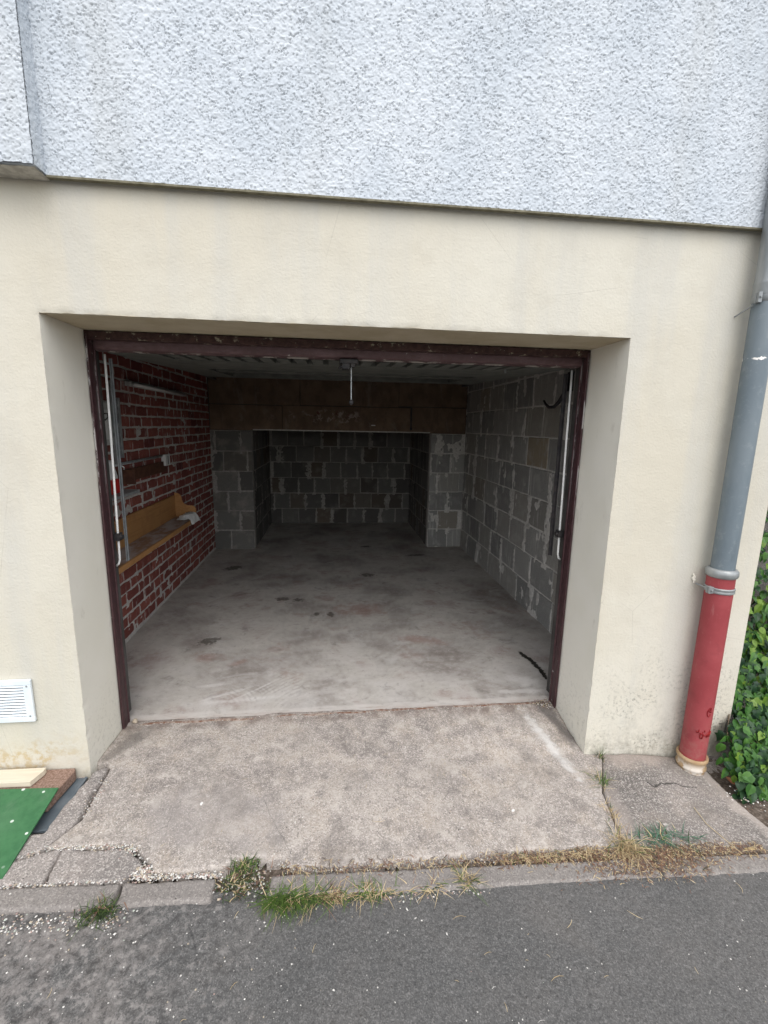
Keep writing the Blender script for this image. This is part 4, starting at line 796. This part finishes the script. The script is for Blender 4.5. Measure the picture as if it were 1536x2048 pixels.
cl = MB(); cl.box(-.094, -.070, -.045, -.030, 2.218, 2.262); cl.box(-.094, -.070, -.027, -.012, 2.218, 2.262); cl.tube([(-.085, -.055, 2.24), (-.085, -.002, 2.24)], .005, 8); cl.tube([(-.08, .0, 2.215), (-.10, .104, 2.18)], .004, 8); cl.build('clamp_lug', M['zinc'], dp, bevel=.003)
MB().lathe(0, 0, [(.083, -0.036), (.094, -0.032), (.100, -0.040), (.100, -0.050), (.093, -0.058), (.090, -0.085), (.096, -0.092), (.096, -0.098), (.089, -0.104), (.086, -0.132), (.092, -0.142), (.092, -0.170)], 48).build('clay_socket', M['clay'], dp, smooth=True, auto=50)
# glossy paint runs on the red pipe
def on_pipe(a, z, r=.0825): return (r * math.sin(a), -r * math.cos(a), z)
for (a0, z0, ra, rz_) in ((-.02, .245, .16, .022), (.03, .262, .1, .012)):
    MB().tube([on_pipe(a0 + ra * math.cos(t * .6), z0 + rz_ * math.sin(t * .6)) for t in range(11)], .0035, 6).build('paint_run', M['red_drip'], dp, smooth=True)
pr = MB(); q = random.Random(4)
for k in range(9):
    a = -.75 + k * .16; pts = [on_pipe(a + .04 * math.sin(j * 1.9 + k), .135 - .010 * j + .012 * math.sin(k * 2.1), .0824) for j in range(2 + k % 4)]
    pr.tube(pts if len(pts) > 1 else pts * 2, [.0042] * len(pts), 6)
pr.tube([on_pipe(-.5 + .12 * j, .12 + .006 * math.sin(j * 1.4)) for j in range(11)], .0048, 6); pr.build('paint_run', M['red_drip'], dp, smooth=True)
rep = MB()
for k in range(12):
    x, z = q.gauss(-.112, .008), q.gauss(.925, .014); s = q.uniform(.003, .007); t_ = q.uniform(.002, .009); rep.prism([(x - s, z - s * .7), (x + s * .8, z - s), (x + s, z + s * .6), (x - s * .3, z + s)], 'y', .105 - t_, .1035)
o = rep.build('mortar_patch', M['reveal'], dp); o['kind'] = 'stuff'

# ------------------------------------------------------------------ ivy, low wall and rough edging on the right
rw = MB()
xs = np.arange(XE + .004, 4.2, .03); zs = np.arange(-.4, 2.3, .03); X, Z = np.meshgrid(xs, zs)
rwall = gridmesh('rough_wall', np.stack([X, .38 + .012 * fbm(X * 6, Z * 6, 5, 4) - .0 * X, Z], -1), np.ones((len(zs) - 1, len(xs) - 1), bool), M['oldwall'])
tag(rwall, 'rough grey concrete wall behind the ivy beyond the building corner', 'wall', kind='thing')
MB().box(XE + .004, 4.2, .395, .6, -.4, 2.3).build('wall_core', M['oldwall'], rwall)
slab('stone_edging', [(1.90, -.02), (2.0, .0), (2.06, .36), (3.4, .36), (3.4, -.62), (1.90, -.62), (1.895, -.3)], M['slab'], dz=-.022, seed=81, amp=.004, edge=.03)
st_o = [o for o in C.objects if o.name == 'stone_edging'][0]; tag(st_o, kind='structure')
def leaf_mesh(k, mat, s=1.0):
    r = random.Random(50 + k)
    if k % 3 == 0: half = [(0, 0), (.20, -.06), (.42, .06), (.36, .28), (.50, .46), (.26, .56), (.14, .78), (0, 1.0)]      # lobed
    elif k % 3 == 1: half = [(0, 0), (.26, .02), (.42, .22), (.38, .45), (.24, .70), (.08, .92), (0, 1.0)]                 # heart
    else: half = [(0, 0), (.16, .10), (.26, .32), (.25, .55), (.15, .80), (0, 1.08)]                                        # pointed
    mid = [(0, y) for _, y in half]
    def P(x, y): return (x, y - .0, .10 * abs(x) * 2 - .22 * (y - .4) ** 2 + .03 * math.sin(7 * y + k))
    v = []; f = []
    for sgn in (1, -1):
        b = len(v); v += [P(sgn * x * r.uniform(.9, 1.1), y) for x, y in half] + [P(0, max(0, min(1, y))) for x, y in half]; n = len(half)
        for i in range(n - 1):
            q_ = (b + i, b + i + 1, b + n + i + 1, b + n + i); f.append(q_ if sgn > 0 else q_[::-1])
    mb = MB().add([(x * s, y * s, z * s) for x, y, z in v], f); 
    mb.tube([(0, 0, 0), (0, -.35 * s, -.12 * s)], .012 * s, 3, cap=False)
    return mb
leaf_meshes = [(leaf_mesh(k, None).mesh('leaf', M[mt], True), mt) for k, mt in enumerate(['ivy_dark', 'ivy_mid', 'ivy_dark', 'ivy_mid', 'ivy_dark', 'ivy_mid', 'ivy_dark', 'ivy_mid', 'ivy_lime', 'ivy_lime', 'ivy_lime', 'ivy_mid'])]
iv = empty('ivy_plant', (2.3, .2, -.1), 0, 'glossy green ivy climbing beyond the building corner beside the red drainpipe', 'ivy', kind='thing')
bpy.context.view_layer.update()
lr = random.Random(12); leaves = []
def place(x, y, z, nd, s, lime=0.0):
    k = lr.choice([8, 9, 10] if lr.random() < lime else [0, 1, 2, 3, 4, 5, 6, 7, 11]); n = Vector(nd).normalized()
    tip = Vector((lr.gauss(0, .45), lr.gauss(0, .3), -1)); tip = (tip - n * tip.dot(n)).normalized(); xa = tip.cross(n).normalized()
    mt = Matrix((xa, tip, n)).transposed().to_4x4() @ Matrix.Diagonal((s, s, s, 1)); mt.translation = Vector((x, y, z)); leaves.append((k, mt))
def surf(x, z):      # how far the foliage stands forward of the wall at a height
    return .34 - .10 * max(0, 1 - max(z, 0) / 1.3) - .50 * max(0, 1 - (z + .1) / .62) ** 1.5
bare = lambda x, z: (abs(x - 2.66) < .10 and abs(z - .20) < .14)
N_IND = 300
cam_p = Vector((-0.0949, -2.0515, 1.6563))
while len(leaves) < 5600:
    x = lr.uniform(1.93, 3.3); z = lr.uniform(-.16, 2.0) if lr.random() < .6 else lr.uniform(-.16, .5)
    if len(leaves) < 230: x = lr.uniform(1.90, 2.25); z = lr.uniform(-.14, .16)
    y = surf(x, z) + lr.gauss(0, .025) - .02
    if x < XE + .02:
        if z > .0 + .75 * (x - 1.90): continue
        y = min(y, -.05) - .12 * lr.random() * (z < .05)
    if bare(x, z) and lr.random() < .9: continue
    if y < -.30 - .02: continue
    nd = (lr.gauss(-.15, .35), -1 + lr.gauss(0, .3), lr.gauss(.45, .35)); s = lr.uniform(.030, .066) * (1.0 if z < .7 else .85)
    place(x, y, z, nd, s, 0.09 + (.22 if abs(z - .55) < .2 else 0))
def vis(mt):
    p = mt.translation; d = p - cam_p; u = 768 + 913 * d.dot(right) / d.dot(fwd); v = 1024 - 913 * d.dot(up) / d.dot(fwd)
    return (u < 1560 and v < 1700, )
leaves.sort(key=lambda q: (not vis(q[1])[0], q[1].translation.y))
ivinv = iv.matrix_world.inverted()
for k, mt in leaves[:N_IND]:
    o = bpy.data.objects.new('leaf', leaf_meshes[k][0]); C.objects.link(o); o.parent = iv; o.matrix_local = ivinv @ mt
rest = MB(); mats = [M['ivy_dark'], M['ivy_mid'], M['ivy_lime']]; mi = {'ivy_dark': 0, 'ivy_mid': 1, 'ivy_lime': 2}
for k, mt in leaves[N_IND:]:
    me, mn = leaf_meshes[k]; w = ivinv @ mt
    rest.add([w @ v.co for v in me.vertices], [tuple(p.vertices) for p in me.polygons], mi[mn])
o = rest.build('leaves', mats, iv, smooth=True); o['kind'] = 'stuff'
sm = MB()
for k in range(34):
    x = lr.uniform(1.98, 3.4); z = -.14; pts = []
    for j in range(9): pts.append((x, surf(x, z) + .02 if x > XE + .02 else min(surf(x, z), -.02), z)); x = max(x + lr.gauss(0, .05), XE + .06 if z > -.05 else 1.95); z += lr.uniform(.03, .16)
    sm.tube([tuple(ivinv @ Vector(p)) for p in pts], .004, 5)
o = sm.build('stems', M['stem'], iv, smooth=True); o['kind'] = 'stuff'

# ------------------------------------------------------------------ grass tufts
def blade(mb, p, a, L, w, lean, mi, q):
    d = Vector((math.cos(a), math.sin(a), 0)); s = Vector((-d.y, d.x, 0)); v = []; n = 4; ph = q.uniform(-.5, .5)
    for i in range(n + 1):
        t = i / n; c = Vector(p) + d * (L * lean * t ** 1.4) + s * (L * .12 * ph * math.sin(t * 3)) + Vector((0, 0, L * max(.05, (1 - lean * .8)) * (t - .35 * lean * t * t * 1.6)))
        hw = w * (1 - t) ** .7 * .5 + .0002; v += [c - s * hw, c + s * hw]
    mb.add(v, [(2 * i, 2 * i + 1, 2 * i + 3, 2 * i + 2) for i in range(n)], mi)
GM = [M['grass_green'], M['grass_dry'], M['grass_dark'], M['grass_blue'], M['litter_brown']]
def tuft(x, y, rx, ry, n, L, mix, label, seed, lean=(.4, 1.0), w=.0028, group=None, adir=None):
    L *= 1.3; w *= 1.15; q = random.Random(seed); root = empty('grass_tuft', (x, y, float(gz(x, y)) - .008), 0, label, 'grass', group, 'thing'); mb = MB()
    for k in range(n):
        px, py_ = q.gauss(0, rx * .5), q.gauss(0, ry * .5); mi = q.choices(range(5), mix)[0]
        a = q.uniform(0, 2 * math.pi) if adir is None or q.random() < .35 else q.gauss(adir, .7)
        blade(mb, (px, py_, q.uniform(0, .006)), a, L * q.uniform(.45, 1.25), w * q.uniform(.6, 1.2), q.uniform(*lean), mi, q)
    o = mb.build('blades', GM, root); return root
tuft(-.905, -.655, .06, .035, 190, .05, (1, .25, 3, 0, .3), 'small dark grass tuft at the kerb joint below the green board', 1, adir=-1.2)
tuft(-.44, -.585, .08, .07, 230, .030, (1.2, 1.2, 3, 0, 1), 'dark matted grass tuft filling the broken gap between two kerb stones', 2, (.5, 1.1))
tuft(-.43, -.515, .06, .03, 120, .034, (2, .5, 2, 0, .3), 'short upright grass tuft in the notch of the apron edge', 3)
tuft(-.275, -.655, .07, .03, 230, .075, (4, .25, .4, 0, 0), 'bright green grass tuft with long blades, at the kerb', 4, (.35, 1.0), .0032, adir=-2.0)
tuft(-.20, -.655, .12, .02, 200, .075, (2.4, .8, .8, 0, .2), 'wide thin green grass tuft just beside the brightest one', 5, (.5, 1.1), adir=-1.3)
tuft(-.105, -.652, .05, .025, 130, .045, (.3, 3, .2, 0, 1.5), 'dry orange brown grass tuft between green blades at the kerb', 6, (.5, 1.1))
tuft(.03, -.652, .12, .022, 150, .055, (1.2, 2.2, .6, 0, .4), 'thin mixed green and straw grass along the kerb front', 7, (.6, 1.15))
tuft(.415, -.635, .035, .02, 75, .075, (1.6, 2.2, .5, .2, 0), 'spiky star-shaped grass tuft alone on the kerb', 8, (.3, 1.0), .0026)
tuft(.27, -.645, .10, .02, 70, .05, (.8, 2.5, .6, 0, .5), 'sparse straw coloured grass left of the spiky tuft', 9, (.6, 1.15))
tuft(.72, -.545, .16, .02, 130, .036, (1.1, 3.2, .3, 0, .5), 'low yellowish grass row along the apron edge', 10, (.6, 1.15), adir=-1.5)
tuft(.94, -.55, .12, .03, 150, .040, (.2, 3.5, .2, 0, 1.0), 'dry straw tuft beyond the yellowish grass row', 11, (.6, 1.15), adir=-1.5)
tuft(1.13, -.53, .055, .06, 210, .085, (.35, 4, .3, .2, .3), 'tall dry straw tuft at the foot of the slab crack', 12, (.35, 1.0), .0026, adir=-1.5)
tuft(1.30, -.505, .15, .04, 150, .065, (.2, .6, .5, 4, .1), 'loose blue green weeds beside the tall dry straw', 13, (.5, 1.1), .0040)
tuft(1.27, -.585, .16, .04, 260, .04, (.2, 1.2, 1.2, .4, 3), 'brown withered grass lying over the kerb', 14, (.7, 1.15))
tuft(1.325, -.03, .02, .04, 40, .07, (2, 1, 1, 0, 0), 'thin upright weed stems at the top of the slab crack', 15, (.15, .7), .0022)
tuft(1.235, -.185, .03, .07, 60, .065, (2, 1.8, 1, 0, 0), 'green weed growing halfway along the slab crack', 16, (.4, 1.0), .0024)
tuft(1.175, -.36, .02, .07, 55, .04, (.3, 3, .4, 0, .3), 'pale dry grass in the lower slab crack', 17, (.5, 1.1), .0022)
tuft(1.96, -.27, .04, .03, 40, .04, (.5, .5, .5, 3, .5), 'small blue green weed at the foot of the ivy', 18, (.4, 1.0), .006)

# ------------------------------------------------------------------ gravel, litter
PM = [M['pebble_white'], M['pebble_beige'], M['pebble_pink'], M['pebble_grey'], M['pebble_green']]
def scatter_stones(name, spots, seed, mix=(4, 2.5, 1.5, 1.5, .4)):
    q = random.Random(seed); mb = MB()
    for (fx, n, s0, s1, lift) in spots:
        for _ in range(n):
            x, y = fx(q); s = q.uniform(s0, s1) * (1.75 if name == 'gravel' else 1.5); z = float(-0.026 - 0.033 * x + 0.03 * min(y, 0) if y < 0 else (-0.026 - 0.033 * x) * (1 - min(1, y / .34))) + lift
            a = q.uniform(0, 3.14); ca, sa = math.cos(a), math.sin(a); e = q.uniform(.6, 1.0)
            pts = [(s, 0, 0), (0, s * e, 0), (-s * .9, 0, 0), (0, -s * e, 0), (0, 0, s * .6), (0, 0, -s * .6), ]
            pts = [(x + px * ca - py_ * sa + q.uniform(-.1, .1) * s, y + px * sa + py_ * ca, z + pz_ + s * .3) for px, py_, pz_ in pts]
            mb.add(pts, [(0, 1, 4), (1, 2, 4), (2, 3, 4), (3, 0, 4), (1, 0, 5), (2, 1, 5), (3, 2, 5), (0, 3, 5)], q.choices(range(5), mix)[0])
    o = mb.build(name, PM); o['kind'] = 'stuff'; return o
U_ = lambda a, b, c, d: (lambda q: (q.uniform(a, b), q.uniform(c, d)))
Gs = lambda a, b, c, d: (lambda q: (q.gauss(a, b), q.gauss(c, d)))
line = lambda x0, y0, x1, y1, s: (lambda q: (lambda t: (x0 + (x1 - x0) * t + q.gauss(0, s), y0 + (y1 - y0) * t + q.gauss(0, s)))(q.random()))
tag(scatter_stones('gravel', [
    (line(-1.5, -.548, -.87, -.546, .005), 260, .0012, .0035, -.004), (line(-.86, -.50, -.78, -.535, .018), 420, .0012, .0035, -.008), (line(-.78, -.54, -.52, -.545, .007), 300, .0012, .0035, -.008),
    (line(-1.2, -.404, -.92, -.412, .006), 260, .001, .003, -.001), (Gs(-.89, .02, -.425, .016), 130, .001, .003, -.002), (line(-1.15, -.06, -1.15, -.28, .012), 120, .001, .0026, .000), (line(-1.2, -.40, -1.33, -.44, .012), 120, .001, .0026, -.002),
    (line(-1.6, -.645, -.55, -.655, .010), 1300, .0012, .0036, -.022), (line(-1.6, -.67, -.8, -.68, .022), 600, .001, .0032, -.010), (Gs(-.42, .07, -.58, .03), 180, .0015, .004, -.012), (line(-.3, -.52, -.2, -.555, .008), 60, .0012, .003, -.005),
    (line(-.2, -.555, .6, -.545, .006), 260, .001, .003, -.010), (line(.6, -.545, 1.6, -.56, .010), 500, .001, .003, -.010), (line(-.5, -.66, 1.7, -.68, .010), 420, .001, .003, -.014),
    (line(-1.2, .35, 1.15, .362, .008), 240, .0008, .0026, .001), (Gs(1.19, .035, .36, .02), 160, .001, .003, .001), (Gs(1.98, .08, -.30, .06), 90, .0015, .004, -.016)], 5), 'loose pale gravel and chippings along the joints', kind='stuff')
tag(scatter_stones('road_grit', [(U_(-1.5, 1.9, -1.4, -.66), 260, .0007, .0024, -.0105), (U_(-1.2, 1.2, -.52, .3), 150, .0007, .0022, .0), (U_(-1.2, -.2, -1.1, -.66), 180, .0008, .0028, -.0105), (U_(-1.0, 1.0, .5, 1.6), 30, .001, .003, .001)], 6, (6, 1, .3, .6, .3)), 'scattered pale grit on the road and apron', kind='stuff')
# straw litter and bits
lb = MB(); q = random.Random(77)
def bit(x, y, L, w, mi, lift, a=None, curl=.3):
    a = q.uniform(0, 6.28) if a is None else a; z = float(gz(x, y)) + lift; d = Vector((math.cos(a), math.sin(a), 0)); s = Vector((-d.y, d.x, 0)); v = []
    k = q.uniform(-curl, curl)
    for i in range(4):
        t = i / 3 - .5; c = Vector((x, y, z + .0012 + .002 * math.sin(i * 1.3 + k))) + d * L * t + s * (L * k * t * t * 2); hw = w / 2 * (1 - abs(t) * 1.2); v += [c - s * hw, c + s * hw]
    lb.add(v, [(2 * i, 2 * i + 1, 2 * i + 3, 2 * i + 2) for i in range(3)], mi)
for _ in range(2400):
    x = q.uniform(.55, 1.75) if q.random() < .8 else q.uniform(-.3, .6); y = -.55 - .012 * (x + 1.3) + q.gauss(0, .018) + .01
    bit(x, y, q.uniform(.006, .030), q.uniform(.0014, .004), q.choices([0, 1, 2], [4, 3, 2])[0], q.uniform(-.002, .004))
for _ in range(1500):
    x = q.gauss(1.2, .15); y = q.gauss(-.615, .034); bit(x, y, q.uniform(.006, .024), q.uniform(.0012, .004), q.choices([0, 1, 2], [4, 2, 2])[0], q.uniform(.0, .005))
for _ in range(120): bit(q.gauss(-.12, .1), q.gauss(-.66, .012), q.uniform(.006, .02), .002, q.choice([0, 1]), -.010)
for _ in range(200): bit(q.gauss(1.19, .04), q.gauss(.365, .018), q.uniform(.005, .018), .002, q.choice([0, 1, 2, 2]), .002)
for _ in range(160): bit(q.uniform(1.89, 2.3), q.uniform(-.6, -.2), q.uniform(.008, .03), .003, q.choice([0, 0, 2]), -.02)
for _ in range(60): bit(q.uniform(-1, 1.8), q.uniform(-1.3, -.66), q.uniform(.010, .035), .0016, q.choice([1, 1, 3]), -.011)
for _ in range(30): bit(q.uniform(-1, 1.8), q.uniform(-.5, .2), q.uniform(.010, .028), .0014, 1, .001)
for _ in range(18): bit(q.uniform(-.3, 1.8), q.uniform(-1.2, -.66), q.uniform(.007, .012), .006, 3, -.010)
for x, y, L, a in ((.62, -.95, .05, .2), (.75, -.80, .05, .8), (1.0, -.79, .06, -.7), (.35, -.75, .05, .1), (1.5, -.72, .05, 1.4), (.1, -.36, .06, .02), (.55, -.12, .03, -.8)): bit(x, y, L, .0022, 1, -.009 if y < -.6 else .001, a, .5)
tag(lb.build('leaf_litter', [M['litter_brown'], M['grass_dry'], M['soil'], M['pebble_white']]), 'dry straw and brown plant litter along the kerb and road edge', kind='stuff')
# oily black streak with debris beside the right jamb
so_ = MB(); q = random.Random(9)
P_ = [(1.295, 1.00), (1.31, .93), (1.33, .87), (1.335, .80), (1.34, .73), (1.335, .67), (1.325, .615)]
P_ = [(a, b) for a, b in P_]
L_ = []; Rr = []
for i, (x, y) in enumerate(P_):
    w = (.012, .024, .018, .020, .018, .016, .006)[i]; L_.append((x - w, y)); Rr.append((x + w, y))
sv = []; ns = 40
for i in range(ns + 1):
    t = i / ns * (len(P_) - 1); k = min(int(t), len(P_) - 2); f = t - k
    cx = P_[k][0] * (1 - f) + P_[k + 1][0] * f; cy = P_[k][1] * (1 - f) + P_[k + 1][1] * f; w = (.012, .024, .018, .020, .018, .016, .006)[k] * (1 - f) + (.012, .024, .018, .020, .018, .016, .006)[k + 1] * f
    sv += [(cx - w * q.uniform(.6, 1.4), cy, .0055), (cx + w * q.uniform(.5, 1.3), cy, .0055)]
so_.add(sv, [(2 * i, 2 * i + 1, 2 * i + 3, 2 * i + 2) for i in range(ns)])
simple('oil', (0.018, 0.015, 0.013), (0.035, 0.03, 0.025), 30, 0.4, 0.4, .004)
tag(so_.build('oil_streak', M['oil']), 'black oily streak on the floor beside the maroon jamb', 'stain', kind='thing')
tw = MB(); tw.tube([(1.60, -.36, float(gz(1.6, -.36)) + .004), (1.585, -.45, float(gz(1.6, -.45)) + .006), (1.60, -.52, float(gz(1.6, -.52)) + .006), (1.62, -.60, float(gz(1.6, -.6)) + .006)], .0014, 5)
tag(tw.build('twig', M['grass_dry']), 'thin dry twig lying on the dark slab near the kerb', 'twig', kind='thing')
dl = MB(); dl.box(1.655, 1.70, -.585, -.572, float(gz(1.67, -.58)) + .001, float(gz(1.67, -.58)) + .005)
dr_ = dl.build('dead_leaf', M['grass_dry'], bevel=.002); tag(dr_, 'yellow dry leaf on the kerb at the end of the twig', 'leaf', kind='thing')
rl = bpy.data.objects.new('dead_leaf', leaf_mesh(1, None, .045).mesh('dead_leaf', M['dead_leaf'], True)); C.objects.link(rl); rl.location = (1.935, -.235, -.095); rl.rotation_euler = (.3, -.2, .6)
tag(rl, 'small reddish dead leaf on the stone edging below the ivy', 'leaf', kind='thing')
